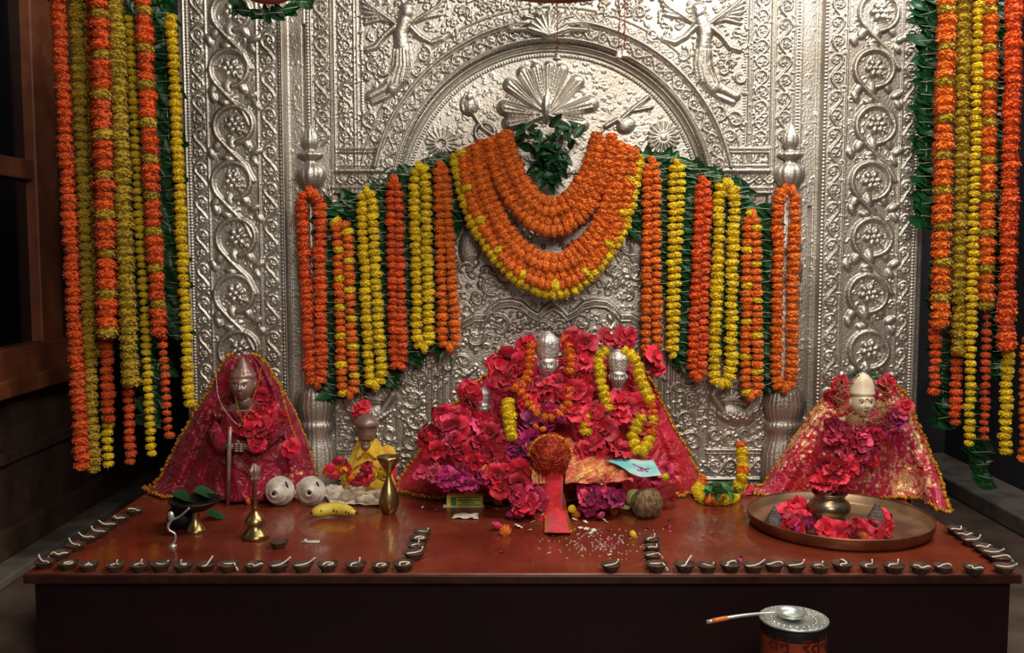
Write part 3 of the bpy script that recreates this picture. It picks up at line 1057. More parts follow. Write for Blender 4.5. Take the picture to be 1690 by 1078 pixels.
side = [
    ('orange string banded with shaded yellow blooms nearest to the silver wall at the right', 1564, 1552, 536, 2.98, .0285, .027, banded('orange', 'shaded_yellow', 4), -45),
    ('slender orange string below the banded string nearest to the silver wall at the right', 1552, 1542, 652, 3.02, .0185, .024, solid('deep_orange'), 120),
    ('thick shaded yellow string, second from the silver wall at the right', 1592, 1582, 585, 3.00, .0260, .026, solid('shaded_yellow'), -45),
    ('slender orange string below the thick shaded yellow string at the right', 1584, 1576, 698, 3.03, .0180, .024, solid('deep_orange'), 420),
    ('slender bright yellow string in the middle of the right side strings', 1616, 1599, 738, 2.96, .0170, .0225, solid('yellow'), -45),
    ('orange string banded with shaded yellow blooms between the slender yellow and the outer orange string', 1634, 1626, 516, 3.01, .0270, .028, banded('orange', 'shaded_yellow', 4), -45),
    ('slender orange string hanging lower behind the banded one at the right', 1640, 1624, 728, 3.04, .0150, .024, solid('deep_orange'), 60),
    ('thick deep orange string, outermost whole string at the right', 1675, 1660, 574, 2.98, .0275, .026, solid('deep_orange'), -45),
    ('yellow string hanging on below the outermost thick orange string at the right', 1664, 1658, 752, 3.01, .0200, .0235, solid('yellow'), 560),
    ('orange string cut by the right edge of the picture', 1696, 1692, 762, 3.0, .0200, .025, solid('orange'), 560),
]
for i, (lab, x0, x1, y1, Y, rad, pitch, cf, y0) in enumerate(side):
    garland('marigold_string', lab, sp(x0, x1, y1, Y, y0), rad, pitch, cf, gs, seed=80 + i)

# the big draped necklace
inner = [(838, 220), (846, 256), (864, 300), (888, 328), (912, 336), (938, 325), (962, 292), (976, 256), (986, 222)]
outer = [(752, 258), (761, 322), (790, 388), (834, 446), (880, 478), (914, 486), (955, 474), (1003, 428), (1034, 368), (1047, 306), (1055, 252)]


def at(poly, t):
    p = [Vector((x, y, 0)) for x, y in poly]
    L = [0]
    for a, b in zip(p, p[1:]):
        L.append(L[-1] + (b - a).length)
    s = t * L[-1]
    for i in range(len(p) - 1):
        if s <= L[i + 1] + 1e-6:
            return p[i] + (p[i + 1] - p[i]) * ((s - L[i]) / (L[i + 1] - L[i]))
    return p[-1]


lay = [(0.0, 0, 'orange', 'innermost orange strand of the big draped necklace, round the green leaf bunch'),
       (.10, 4, 'orange', 'second orange strand from the inside of the big draped necklace'),
       (.205, -2, 'orange', 'third orange strand from the inside of the big draped necklace'),
       (.31, 2, 'orange', 'fourth orange strand of the draped necklace, lowest above the silver gap'),
       (.615, 1, 'orange', 'orange strand just below the silver gap in the draped necklace'),
       (.71, -3, 'orange', 'orange strand two rows inside the yellow rim of the draped necklace'),
       (.81, 3, 'orange', 'orange strand one row inside the strand next to the yellow rim of the necklace'),
       (.91, 0, 'dots', 'orange strand with yellow blooms next to the yellow rim of the draped necklace'),
       (1.0, 0, 'yellow', 'bright yellow outermost strand edging the big draped necklace')]
for i, (w_, off, c, lab) in enumerate(lay):
    pts = []
    for k in range(15):
        t = k / 14
        a, b = at(inner, t), at(outer, t)
        # upper ends pack together, the bottoms spread
        ww = i / 8 + (w_ - i / 8) * math.sin(math.pi * t) ** 1.3
        q = a + (b - a) * ww
        pts.append(P(q.x + off * .3 * math.sin(9 * t + i), q.y, 3.165 - .030 * math.sin(math.pi * t) - .008 * (i % 2)))
    cf = {'orange': solid('orange'), 'yellow': solid('yellow'), 'dots': (lambda i_, f: 'yellow' if i_ % 5 == 0 else 'orange')}[c]
    garland('necklace_strand', lab, pts, .0225 if c != 'yellow' else .0205, .0225, cf, 'strands of the draped necklace', seed=120 + i)
# extra strands filling the broad shoulders
for i, (lab, poly) in enumerate((
        ('short orange strand lying over the left shoulder of the draped necklace', [(778, 246), (786, 300), (812, 360), (850, 404), (880, 424)]),
        ('short orange strand lying over the right shoulder of the draped necklace', [(1036, 244), (1024, 300), (1002, 352), (970, 392), (940, 414)]),
        ('short orange strand crossing the upper left of the draped necklace', [(812, 234), (824, 280), (846, 330), (876, 362)]),
        ('short orange strand crossing the upper right of the draped necklace', [(1010, 226), (1000, 276), (984, 322), (956, 354)]))):
    garland('necklace_strand', lab, [P(x, y, 3.165) for x, y in poly], .022, .0225, solid('orange'), 'strands of the draped necklace', seed=140 + i)


# ------------------------------------------------------------------ leaf strings
def leafstring(name, label, pts, size, pitch, group=None, seed=0, spread=.5, meshes=None, width=0.0, per=1, stems=True):
    r = random.Random(seed)
    path = crom(pts, .012)
    root = thing(name, label, 'leaf garland', path[0], group)
    mb = MB().tube(path[::3] + [path[-1]], .0013, 5)
    for i, (p, t, s) in enumerate(resample(path, pitch)):
        for k in range(per):
            a = r.choice((0, math.pi)) + r.uniform(-spread, spread) - math.pi / 2 * r.uniform(0, .8)
            d = Vector((math.cos(a), -.25 + r.uniform(-.2, .2), math.sin(a) * .8)).normalized()
            n = Vector((r.uniform(-.5, .5), -1, r.uniform(-.2, .6))).normalized()
            y = n.cross(d).normalized()
            n = d.cross(y).normalized()
            q = Matrix((d, y, n)).transposed().to_quaternion()
            sz = size * r.uniform(.75, 1.15)
            inst('leaf', r.choice(meshes or LEAF), root, p - d * sz * .35 + Vector((r.uniform(-width, width), r.uniform(-.006, .006), 0)), q, sz)
        if stems and i % 2 == 0:
            e = Vector((r.uniform(.018, .035), -.004, r.uniform(-.006, .006)))
            mb.tube([p - e + Vector((0, -.016, 0)), p + Vector((0, -.02, 0)), p + e + Vector((0, -.016, 0))], .0008, 4)
    mb.build('thread', M['thread'], root)
    return root


lg = 'green leaf strings behind the marigold loops'
for i, (x0, y0, x1, y1, lab) in enumerate((
        (541, 345, 548, 650, 'green leaf string between the leftmost orange loop and the orange-and-yellow garland'),
        (585, 330, 592, 640, 'green leaf string between the orange-and-yellow garland and the left yellow garland'),
        (630, 315, 640, 630, 'green leaf string left of the slim orange garland'),
        (671, 290, 677, 590, 'green leaf string between the slim orange and the yellow garland left of the necklace'),
        (714, 275, 718, 580, 'green leaf string between the yellow and the orange garland nearest the necklace'),
        (742, 262, 748, 380, 'short green leaf string touching the left rim of the necklace'),
        (1058, 262, 1050, 385, 'short green leaf string touching the right rim of the necklace'),
        (1096, 262, 1096, 500, 'green leaf string between the first orange and the thin yellow garland right of the necklace'),
        (1136, 275, 1130, 600, 'green leaf string right of the thin yellow garland, with broad bright leaves below'),
        (1178, 290, 1170, 580, 'green leaf string left of the wide yellow loop on the right'),
        (1222, 310, 1216, 600, 'green leaf string between the wide yellow loop and the orange-and-yellow garland'),
        (1262, 345, 1264, 640, 'green leaf string left of the rightmost orange loop'))):
    leafstring('leaf_garland', lab, [P(x0, y0, 3.205), P((x0 + x1) / 2, (y0 + y1) / 2, 3.205), P(x1, y1, 3.205)], .070, .017, lg, 200 + i, .5, None, .017, per=4)
leafstring('leaf_garland', 'green leaf swag sloping down from the right of the necklace over the garland tops', [P(1050, 258, 3.20), P(1110, 262, 3.20), P(1170, 290, 3.20), P(1232, 326, 3.20)],
           .055, .013, None, 230, 1.4, None, .01, per=2)
leafstring('leaf_garland', 'green leaf swag sloping up to the left of the necklace', [P(556, 340, 3.20), P(625, 312, 3.20), P(690, 274, 3.20), P(750, 256, 3.20)],
           .045, .020, None, 231, 1.4, None, .01)
lg = 'green leaf strings at the sides'
for i, (x0, y0, x1, y1, Y, w_, lab) in enumerate((
        (264, -45, 296, 560, 3.10, .022, 'wide green leaf string behind the yellow string nearest to the silver wall at the left'),
        (222, -45, 246, 640, 3.12, .010, 'green leaf string behind the slender yellow string at the left'),
        (262, 600, 240, 700, 3.12, .03, 'clump of dark leaves low between the strings at the left'),
        (1530, -45, 1528, 370, 3.10, .022, 'wide dark green leaf string along the right edge of the silver wall'),
        (1548, 430, 1558, 700, 3.10, .008, 'green leaf string showing below the banded string at the right'),
        (1650, -45, 1646, 620, 3.08, .010, 'green leaf string between the banded and the thick orange string at the right'),
        (1604, 640, 1622, 800, 3.12, .010, 'thin leaf string trailing lowest at the right'))):
    leafstring('leaf_garland', lab, [P(x0, y0, Y), P((x0 + x1) / 2, (y0 + y1) / 2, Y), P(x1, y1, Y)], .070, .021, lg, 240 + i, .6, None, w_, per=3)
leafstring('leaf_garland', 'dark green leaf swag hanging at the top over the left pilaster', [P(372, -20, 2.9), P(400, 18, 2.9), P(450, 24, 2.9), P(490, 10, 2.9), P(530, -20, 2.9)],
           .05, .022, None, 260, 1.0, None, .004, per=2)
# leaf bunch in the necklace's opening
r = random.Random(5)
root = thing('leaf_bunch', 'dark green leaf bunch filling the opening of the draped necklace', 'leaves', P(908, 215, 3.19))
for k in range(90):
    t = r.random()
    y = 206 + 92 * t
    hw = 46 * (1 - t) ** .75 + 6
    p = P(906 + r.uniform(-hw, hw), y, 3.185 - r.random() * .035)
    inst('leaf', r.choice(LEAF), root, p, face_cam(r, 1.0), .055 * r.uniform(.7, 1.1))
M['lip'] = mat('painted_lip', rgb(150, 62, 52), rough=.4)
# ------------------------------------------------------------------ heads, idols, cloths
def g2(x, y, cx, cy, sx, sy):
    return math.exp(-((x - cx) / sx) ** 2 - ((y - cy) / sy) ** 2)


def head_mb(mb, c, r, lean=0.0, sz=1.0):
    """face towards -Y; r = half the height of the head"""
    c = Vector(c)
    n, m = 64, 60
    rows = []
    for i in range(m + 1):
        th = math.pi * i / m
        row = []
        for k in range(n):
            a = 2 * math.pi * k / n
            d = Vector((math.sin(th) * math.sin(a), -math.sin(th) * math.cos(a), math.cos(th)))
            x, z = d.x, d.z
            jaw = 1 - .20 * max(0, -z) ** 1.6
            q = Vector((d.x * .80 * jaw, d.y * .86, d.z))
            f = max(0, -d.y)
            h = (.20 * g2(x, z, 0, -.16, .13, .14) + .10 * g2(x, z, 0, .08, .07, .25) + .05 * g2(x, z, 0, .32, .55, .10)
                 - .10 * (g2(x, z, .34, .12, .17, .12) + g2(x, z, -.34, .12, .17, .12)) + .07 * (g2(x, z, .42, -.22, .22, .2) + g2(x, z, -.42, -.22, .22, .2))
                 + .08 * g2(x, z, 0, -.44, .20, .055) + .08 * g2(x, z, 0, -.56, .16, .05) - .10 * g2(x, z, 0, -.50, .22, .03) + .09 * g2(x, z, 0, -.82, .22, .14))
            q += Vector((0, -h * (f > .15) * 1.0, 0))
            row.append(c + q * r)
        rows.append(row)
    mb.grid(rows, close_v=True)
    for e in (-1, 1):
        mb.ball(c + Vector((e * .80 * r, .02 * r, -.02 * r)), (.10 * r, .16 * r, .28 * r), 10, 8)
    return mb


def eyes(c, r, parent, brows=True):
    c = Vector(c)
    w_, d_, b_ = MB(), MB(), MB()
    for e in (-1, 1):
        p = c + Vector((e * .29 * r, -.755 * r, .10 * r))
        w_.ball(p, (.16 * r, .06 * r, .07 * r), 14, 8)
        d_.ball(p + Vector((0, -.05 * r, 0)), (.058 * r, .032 * r, .06 * r), 10, 6)
        b_.tube([p + Vector((-.2 * r * e * -1, -.02 * r, .16 * r)), p + Vector((0, -.08 * r, .22 * r)), p + Vector((.2 * r * e, .0, .16 * r))], .02 * r, 5)
        d_.tube([p + Vector((-.19 * r, -.01 * r, .02 * r)), p + Vector((0, -.06 * r, .085 * r)), p + Vector((.19 * r, -.01 * r, .02 * r))], .018 * r, 5)
    body_ = [o for o in COL.objects if o.parent == parent and o.name.startswith(('body', 'head'))][-1]
    w_.build('eyes', M['eye_white'], body_)
    d_.build('pupils', M['eye_dark'], body_)
    l_ = MB()
    l_.tube([c + Vector((-.20 * r, -.66 * r, -.46 * r)), c + Vector((-.06 * r, -.81 * r, -.44 * r)), c + Vector((0, -.82 * r, -.455 * r)), c + Vector((.06 * r, -.81 * r, -.44 * r)), c + Vector((.20 * r, -.66 * r, -.46 * r))], [.015 * r, .045 * r, .04 * r, .045 * r, .015 * r], 8)
    l_.tube([c + Vector((-.17 * r, -.67 * r, -.48 * r)), c + Vector((0, -.80 * r, -.55 * r)), c + Vector((.17 * r, -.67 * r, -.48 * r))], [.015 * r, .055 * r, .015 * r], 8)
    l_.build('lips', M['lip'], body_)
    if brows:
        b_.build('eyebrows', M['eye_dark'], body_)


def zt(py, Y):
    return P(845, py, Y).z


def drape(name, label, rows, Yb, mt, folds=9, famp=.012, seed=1, border=True, cat='cloth', n=110, border_col='gold', wrinkle=.006, thing_cat=None, fwd=0.0):
    """rows: (py, left px, right px, depth of the front in metres). A half-cone of cloth standing in front of the plane Yb."""
    r = random.Random(seed)
    ph = [r.uniform(0, 6.28) for _ in range(8)]
    R_ = crom([(a, b, 0) for a, b, *_ in rows], 4) if False else None
    ys = [q[0] for q in rows]

    def ip(y, k):
        for i in range(len(rows) - 1):
            if y <= rows[i + 1][0]:
                t = (y - rows[i][0]) / (rows[i + 1][0] - rows[i][0])
                t = t * t * (3 - 2 * t) * .35 + t * .65
                return rows[i][k] + (rows[i + 1][k] - rows[i][k]) * t
        return rows[-1][k]
    m = 46
    g = []
    for i in range(m + 1):
        t = i / m
        y = ys[0] + (ys[-1] - ys[0]) * t
        xl_, xr_, dp = ip(y, 1), ip(y, 2), ip(y, 3)
        row = []
        for j in range(n + 1):
            a = math.pi * j / n
            u = -math.cos(a)
            px = (xl_ + xr_) / 2 + u * (xr_ - xl_) / 2
            dep = dp * math.sin(a) ** .75
            fo = famp * (t ** .6) * (math.sin(folds * a + ph[0] + 1.2 * math.sin(2 * t + ph[1])) + .5 * math.sin(folds * 2.3 * a + ph[2] + 2 * t))
            wr = wrinkle * (math.sin(11 * u + 9 * t + ph[3]) * math.sin(7 * u - 13 * t + ph[4]) + .6 * math.sin(23 * u + 5 * t + ph[5]))
            q = P(px, y, Yb)
            q.y = Yb - dep - (fo + wr) * math.sin(a) ** .5 - fwd * t ** 1.5 * max(0, (u - .55) / .45) ** 1.3
            # keep the photo's height for this row although the cloth comes forward
            b_ = P(px, y, q.y)
            q.x, q.z = b_.x, b_.z
            if i == m or q.z < TZ + .002:
                q.z = TZ + .002 + .001 * (m - i)
            row.append(q)
        g.append(row)
    base = Vector((g[-1][n // 2].x, Yb, TZ))
    root = thing(name, label, thing_cat or cat, base)
    cl_ = MB().grid(g).build('cloth', mt, root, solid=.002)
    if border:
        for path in ([row[1] for row in g], [row[-2] for row in g], g[-1]):
            mb = MB()
            q = resample([Vector(p) for p in path], .010)
            # braid: flat band with little tassel loops
            pts = [p + Vector((0, -.006, .006)) for p, t, s in q]
            if len(pts) > 3:
                mb.tube(pts, .0055, 6)
                for k, p in enumerate(pts):
                    mb.ball(p + Vector((r.uniform(-.004, .004), -.004, r.uniform(-.003, .006))), .0068 * r.uniform(.6, 1.2), 6, 4)
                mb.build('gold_border', M[border_col], cl_)
    return root, g


AVOID = [(882, 926, 545, 622), (1002, 1038, 580, 642), (786, 811, 640, 688), (1398, 1449, 600, 692), (378, 424, 590, 664)]


def to_px(p):
    d = p - Vector((0, 0, CZ))
    zc_ = d.y * ct - d.z * st
    return CX + F * d.x / zc_, CY - F * (d.y * st + d.z * ct) / zc_


def scatter(name, label, cat, meshes, spots, group, seed, size, tilt=.8, lift=0.0):
    """blooms of one cluster; the outermost four get labels of their own"""
    r = random.Random(seed)
    obs = []
    for (p, s) in spots:
        x, y = to_px(p)
        if any(a - 9 < x < b + 9 and c < y < e + 8 for a, b, c, e in AVOID):
            continue
        o = inst(name, r.choice(meshes), None, p + Vector((0, 0, lift)), face_cam(r, tilt), size * s * r.uniform(.8, 1.2))
        tag(o, label, cat, group)
        obs.append((x, y, o))
    if len(obs) > 3:
        for word, key in (('topmost', lambda q: q[1]), ('lowest', lambda q: -q[1]), ('leftmost', lambda q: q[0]), ('rightmost', lambda q: -q[0])):
            q = min(obs, key=key)
            obs.remove(q)
            q[2]['label'] = word + ' ' + label


# ---------------- left idol
drape('draped_shawl', 'crimson and magenta brocade shawl with gold border draped over the dark idol at the left',
      [(586, 384, 420, .03), (604, 366, 442, .06), (640, 350, 464, .07), (690, 318, 490, .09), (740, 290, 510, .12), (790, 266, 522, .14), (826, 240, 528, .16)],
      3.18, M['left_cloth'], folds=10, famp=.014, seed=4)
root = thing('standing_idol', 'dark bronze faced idol in a crimson robe with white painted eyes at the left', 'idol', (P(401, 640, 3.05).x, 3.06, TZ))
c = P(401, 636, 3.03)
hr = S(25, 3.03)
body = MB()
head_mb(body, c, hr)
cx_, z0 = c.x, TZ
body.tube([c + Vector((0, .01, -hr * .7)), c + Vector((0, .02, -hr * 1.5))], [hr * .42, hr * .5], 14)
sh = c.z - hr * 1.35
body.lathe([(.001, sh + .004), (.045, sh), (.078, sh - .02), (.08, sh - .05), (.062, sh - .12), (.058, sh - .17), (.05, TZ + .02), (.05, TZ)], 24, (cx_, 3.07, 0), sy=.6)
for e in (-1, 1):
    body.tube([(cx_ + e * .07, 3.07, sh - .02), (cx_ + e * .095, 3.05, sh - .09), (cx_ + e * .05, 2.99, sh - .125), (cx_ + e * .012, 2.97, sh - .12)], [.021, .017, .014, .011], 10)
    hp = Vector((cx_ + e * .004, 2.965, sh - .12))
    for k in range(4):
        body.tube([hp + Vector((0, 0, .010 - k * .007)), hp + Vector((-e * .012, -.008, .010 - k * .007)), hp + Vector((-e * .020, 0, .008 - k * .007))], [.004, .0036, .003], 6)
    body.tube([hp + Vector((0, 0, .01)), hp + Vector((-e * .004, -.006, .022))], [.004, .003], 6)
body.build('body', M['bronze'], root)
eyes(c, hr, root)
cr = MB()
zc = c.z + hr * .52
cr.lathe([(hr * .76, zc - .004), (hr * .86, zc + .002), (hr * .84, zc + .012), (hr * .70, zc + .017), (hr * .66, zc + .024), (hr * .44, zc + .034), (hr * .40, zc + .040), (hr * .26, zc + .050), (hr * .1, zc + .062), (.0005, zc + .066)],
         36, (c.x, c.y + .004, 0), 12, .03)
cr.build('crown', M['bronze'], root)
tk = MB().ball(c + Vector((0, -.86 * hr, .32 * hr)), (.05 * hr, .04 * hr, .14 * hr), 8, 6)
tk.build('tilak', M['tilak'], root)
rb = MB()
rows = []
for i in range(30):
    t = i / 29
    z = sh - .015 - (sh - .015 - TZ - .012) * t
    row = []
    for k in range(64):
        a = 2 * math.pi * k / 64
        rr = (.086 - .012 * math.sin(min(1, t * 2.2) * math.pi) * (t < .45) + .050 * t) * (1 + .07 * t * math.cos(11 * a))
        row.append((cx_ + rr * math.cos(a), 3.07 + rr * .72 * math.sin(a), z))
    rows.append(row)
rb.grid(rows, close_v=True)
rb.build('robe', M['left_cloth'], root, solid=.0015)
for e in (-1, 1):
    MB().tube([(cx_ + e * .06, 3.07, sh - .012), (cx_ + e * .085, 3.06, sh - .03), (cx_ + e * .100, 3.045, sh - .09), (cx_ + e * .055, 2.99, sh - .128), (cx_ + e * .034, 2.98, sh - .126)], [.024, .029, .026, .022, .021], 14, False).build('sleeve', M['left_cloth'], root)
# staff in front of the left idol
sb = MB().tube([P(380, 704, 2.95), P(378, 750, 2.95), T(376, 836)], [.006, .007, .006], 10)
tag(sb.build('staff', M['bronze'], None, origin=T(376, 836)), 'dark slender staff standing before the crimson robe of the left idol', 'staff')
r = random.Random(9)
for i, (pts, lab, mt, rad) in enumerate((
        ([(432, 604), (424, 640), (408, 680), (394, 706)], 'gold thread chain crossing the chest of the left idol', 'gold', .003),
        ([(356, 618), (362, 660), (384, 694), (400, 704)], 'pale silvery chain on the left of the left idol', 'paper', .0022),
        ([(447, 618), (462, 640), (476, 690), (490, 730)], 'gold sequined cord running down the right side of the crimson shawl', 'gold', .004),
        ([(388, 655), (398, 690), (408, 720), (414, 745)], 'thin gold necklace on the crimson robe of the left idol', 'gold', .0024))):
    mb = MB()
    for p, t, s in resample(crom([P(x, y, 2.965 if i != 2 else 3.04) for x, y in pts], .006), .006):
        mb.ball(p, rad * r.uniform(.8, 1.2), 6, 4)
    tag(mb.build('bead_chain', M[mt], None, origin=P(*pts[0], 2.965)), lab, 'chain')
sp_ = []
for k in range(24):
    x = r.gauss(432, 24)
    y = r.uniform(650, 748)
    if x < 412 and y < 668:
        x += 30
    sp_.append((P(min(max(x, 385), 478), y, 2.97 + r.uniform(-.01, .03) + .03 * abs(x - 420) / 60), 1))
scatter('hibiscus_bloom', 'crimson hibiscus bloom strewn over the chest and arm of the left idol', 'flower', HIB['crimson'], sp_, 'blooms on the left idol', 31, .027)

# ---------------- right idol
drape('draped_shawl', 'red shawl with pale gold brocade draped round the white capped idol at the right',
      [(628, 1392, 1462, .05), (650, 1366, 1492, .06), (690, 1334, 1508, .08), (740, 1300, 1530, .10), (790, 1268, 1550, .12), (826, 1240, 1560, .13), (858, 1228, 1568, .14)],
      3.18, M['right_cloth'], folds=9, famp=.015, seed=7, wrinkle=.008, fwd=.29)
root = thing('white_idol', 'ivory coloured idol with a tall pointed cap among blooms at the right', 'idol', (P(1424, 660, 2.99).x, 3.03, TZ))
c = P(1423, 664, 3.0)
hr = S(25, 3.0)
body = head_mb(MB(), c, hr)
body.tube([c + Vector((0, .01, -hr * .7)), c + Vector((0, .07, -hr * 1.6))], [hr * .45, hr * .6], 14)
body.lathe([(.001, c.z - hr * 1.3), (.05, c.z - hr * 1.4), (.085, c.z - hr * 1.8), (.08, TZ + .1), (.085, TZ)], 24, (c.x, 3.085, 0), sy=.5)
body.build('body', M['ivory'], root)
eyes(c, hr, root)
rows = []
for i in range(26):
    t = i / 25
    zz = c.z - hr * 1.35 - (c.z - hr * 1.35 - TZ - .006) * t
    rows.append([(c.x + (.094 + .045 * t) * (1 + .06 * math.cos(12 * a + 2 * t)) * math.cos(a), 3.085 + (.066 + .010 * t) * (1 + .06 * math.cos(12 * a)) * math.sin(a), zz) for a in [2 * math.pi * k / 60 for k in range(60)]])
MB().grid(rows, close_v=True).build('robe', M['right_cloth'], root)
zc = c.z + hr * .62
MB().lathe([(hr * .70, zc - .008), (hr * .84, zc - .004), (hr * .84, zc + .004), (hr * .78, zc + .008), (hr * .76, zc + .026), (hr * .60, zc + .044), (hr * .36, zc + .058), (.0005, zc + .066)], 36, (c.x, c.y + .002, 0)).build('cap', M['ivory'], root)
MB().ball(c + Vector((0, -.87 * hr, .34 * hr)), (.09 * hr, .05 * hr, .08 * hr), 8, 6).build('tilak', M['tilak'], root)
sp_ = []
r = random.Random(12)
for k in range(18):
    sp_.append((P(r.gauss(1381, 9), r.uniform(630, 668), 2.99), .9)); 
for k in range(6):
    sp_.append((P(r.gauss(1464, 7), r.uniform(622, 645), 2.99), 1))
scatter('hibiscus_bloom', 'crimson hibiscus bloom heaped beside the cap of the white idol at the right', 'flower', HIB['crimson'], sp_, 'blooms beside the white idol', 32, .024)
sp_, sp2 = [], []
for k in range(34):
    t = r.random()
    e = r.choice((-1, 1))
    x = 1425 + e * 64 * (1 - t) ** 1.0 - 8 * t + r.gauss(0, 7)
    y = 676 + 95 * t + r.gauss(0, 6)
    (sp_ if r.random() < .6 else sp2).append((P(x, y, 3.0 - .03 * t + .02 * (1 - t)), 1))
for k in range(7):
    sp_.append((P(r.uniform(1405, 1450), r.uniform(710, 732), 2.965), 1.1))
scatter('hibiscus_bloom', 'red bloom in the V-shaped flower garland on the white idol at the right', 'flower', HIB['crimson'] + HIB['pink'], sp_, 'red blooms of the V garland at the right', 33, .028)
scatter('hibiscus_bloom', 'magenta bloom in the V-shaped flower garland on the white idol at the right', 'flower', HIB['magenta'] + ROSE['magenta'], sp2, 'magenta blooms of the V garland at the right', 34, .026)
mb = MB()
for k in range(70):
    a = r.uniform(-.5, math.pi + .5)
    p = P(1425 + 44 * math.cos(a) * r.uniform(.75, 1.1), 655 + 46 * math.sin(a) * r.uniform(.8, 1.1), 2.955)
    v = Vector((r.uniform(-1, 1), r.uniform(-.3, .3), r.uniform(-1, 1))).normalized() * .022
    mb.tube([p - v, p + Vector((0, -.006, .004)), p + v], .0012, 4)
tag(mb.build('dry_grass_garland', mat('dry_grass', rgb(160, 120, 70), rgb(120, 110, 60), rough=.8), None, origin=P(1425, 700, 2.955)), 'ring of dry brown grass stalks round the face of the white idol', 'garland', kind='stuff')
mb = MB()
for k in range(26):
    a = r.uniform(math.pi * 1.05, math.pi * 1.95)
    p = P(1424 + 30 * math.cos(a), 640 + 26 * math.sin(a), 2.99)
    v = Vector((r.uniform(-1, 1), 0, r.uniform(-.5, 1))).normalized() * .03
    mb.tube([p - v * .6, p, p + v], .0013, 4)
tag(mb.build('grass_wreath', M['leaf'], None, origin=P(1424, 620, 2.99)), 'dark green grass wreath over the cap of the white idol', 'wreath', kind='stuff')

# ---------------- centre: the great cloth, idols and the heap
def heapY(px, py):
    return min(3.14, 3.10 - .27 * max(0, (py - 560) / 300) + .07 * ((px - 905) / 240) ** 2 - .02)


drape('draped_shawl', 'wide pink-red brocade cloth with gold border spread behind the central flower heap',
      [(590, 840, 1050, .03), (650, 770, 1084, .05), (700, 722, 1108, .08), (750, 690, 1136, .12), (790, 662, 1154, .17), (812, 652, 1152, .17)],
      3.18, M['pink_cloth'], folds=12, famp=.012, seed=3, wrinkle=.008)


def silver_idol(label, px, py, hr_px, Y, crown_top, mt, robe):
    c = P(px, py, Y)
    hr = S(hr_px, Y)
    root = thing('silver_idol', label, 'idol', (c.x, Y + .03, TZ))
    body = head_mb(MB(), c, hr)
    body.tube([c + Vector((0, .01, -hr * .7)), c + Vector((0, .02, -hr * 1.7))], [hr * .45, hr * .6], 14)
    zs = c.z - hr * 1.5
    body.lathe([(.001, zs + .005), (hr * 1.6, zs - .01), (hr * 2.1, zs - .05), (hr * 1.9, zs - .12), (hr * 2.2, TZ)], 24, (c.x, Y + .035, 0), sy=.55)
    body.build('body', mt, root)
    eyes(c, hr, root)
    z = c.z + hr * .58
    zt_ = P(px, crown_top, Y).z
    h = zt_ - z
    MB().lathe([(hr * .72, z - .002), (hr * .86, z + h * .05), (hr * .84, z + h * .12), (hr * 1.0, z + h * .3), (hr * .95, z + h * .5), (hr * 1.0, z + h * .54), (hr * .8, z + h * .72), (hr * .5, z + h * .86), (hr * .2, z + h * .97), (.0005, z + h)],
               40, (c.x, c.y + .003, 0), 14, .05).build('crown', mt, root)
    rows = []
    for i in range(20):
        t = i / 19
        zz = zs - .01 - (zs - .012 - TZ - .01) * t
        rows.append([(c.x + hr * (2.0 + .9 * t) * (1 + .06 * math.cos(12 * a)) * math.cos(a), Y + .03 + hr * (1.15 + .5 * t) * (1 + .06 * math.cos(12 * a)) * math.sin(a), zz) for a in [2 * math.pi * k / 56 for k in range(56)]])
    MB().grid(rows, close_v=True).build('robe', robe, root)
    return root


silver_idol('tall silver crowned idol in the centre, its small face above the heap of red blooms', 904, 602, 20, 3.02, 546, M['silver_idol'], M['scarlet'])
silver_idol('silver crowned idol framed by yellow garlands, right of the tall central idol', 1020, 622, 18, 3.03, 576, M['silver_idol'], M['scarlet'])
silver_idol('small silver idol in a red robe, left of the tall central idol', 798, 672, 13, 3.03, 638, M['silver_idol'], M['scarlet'])

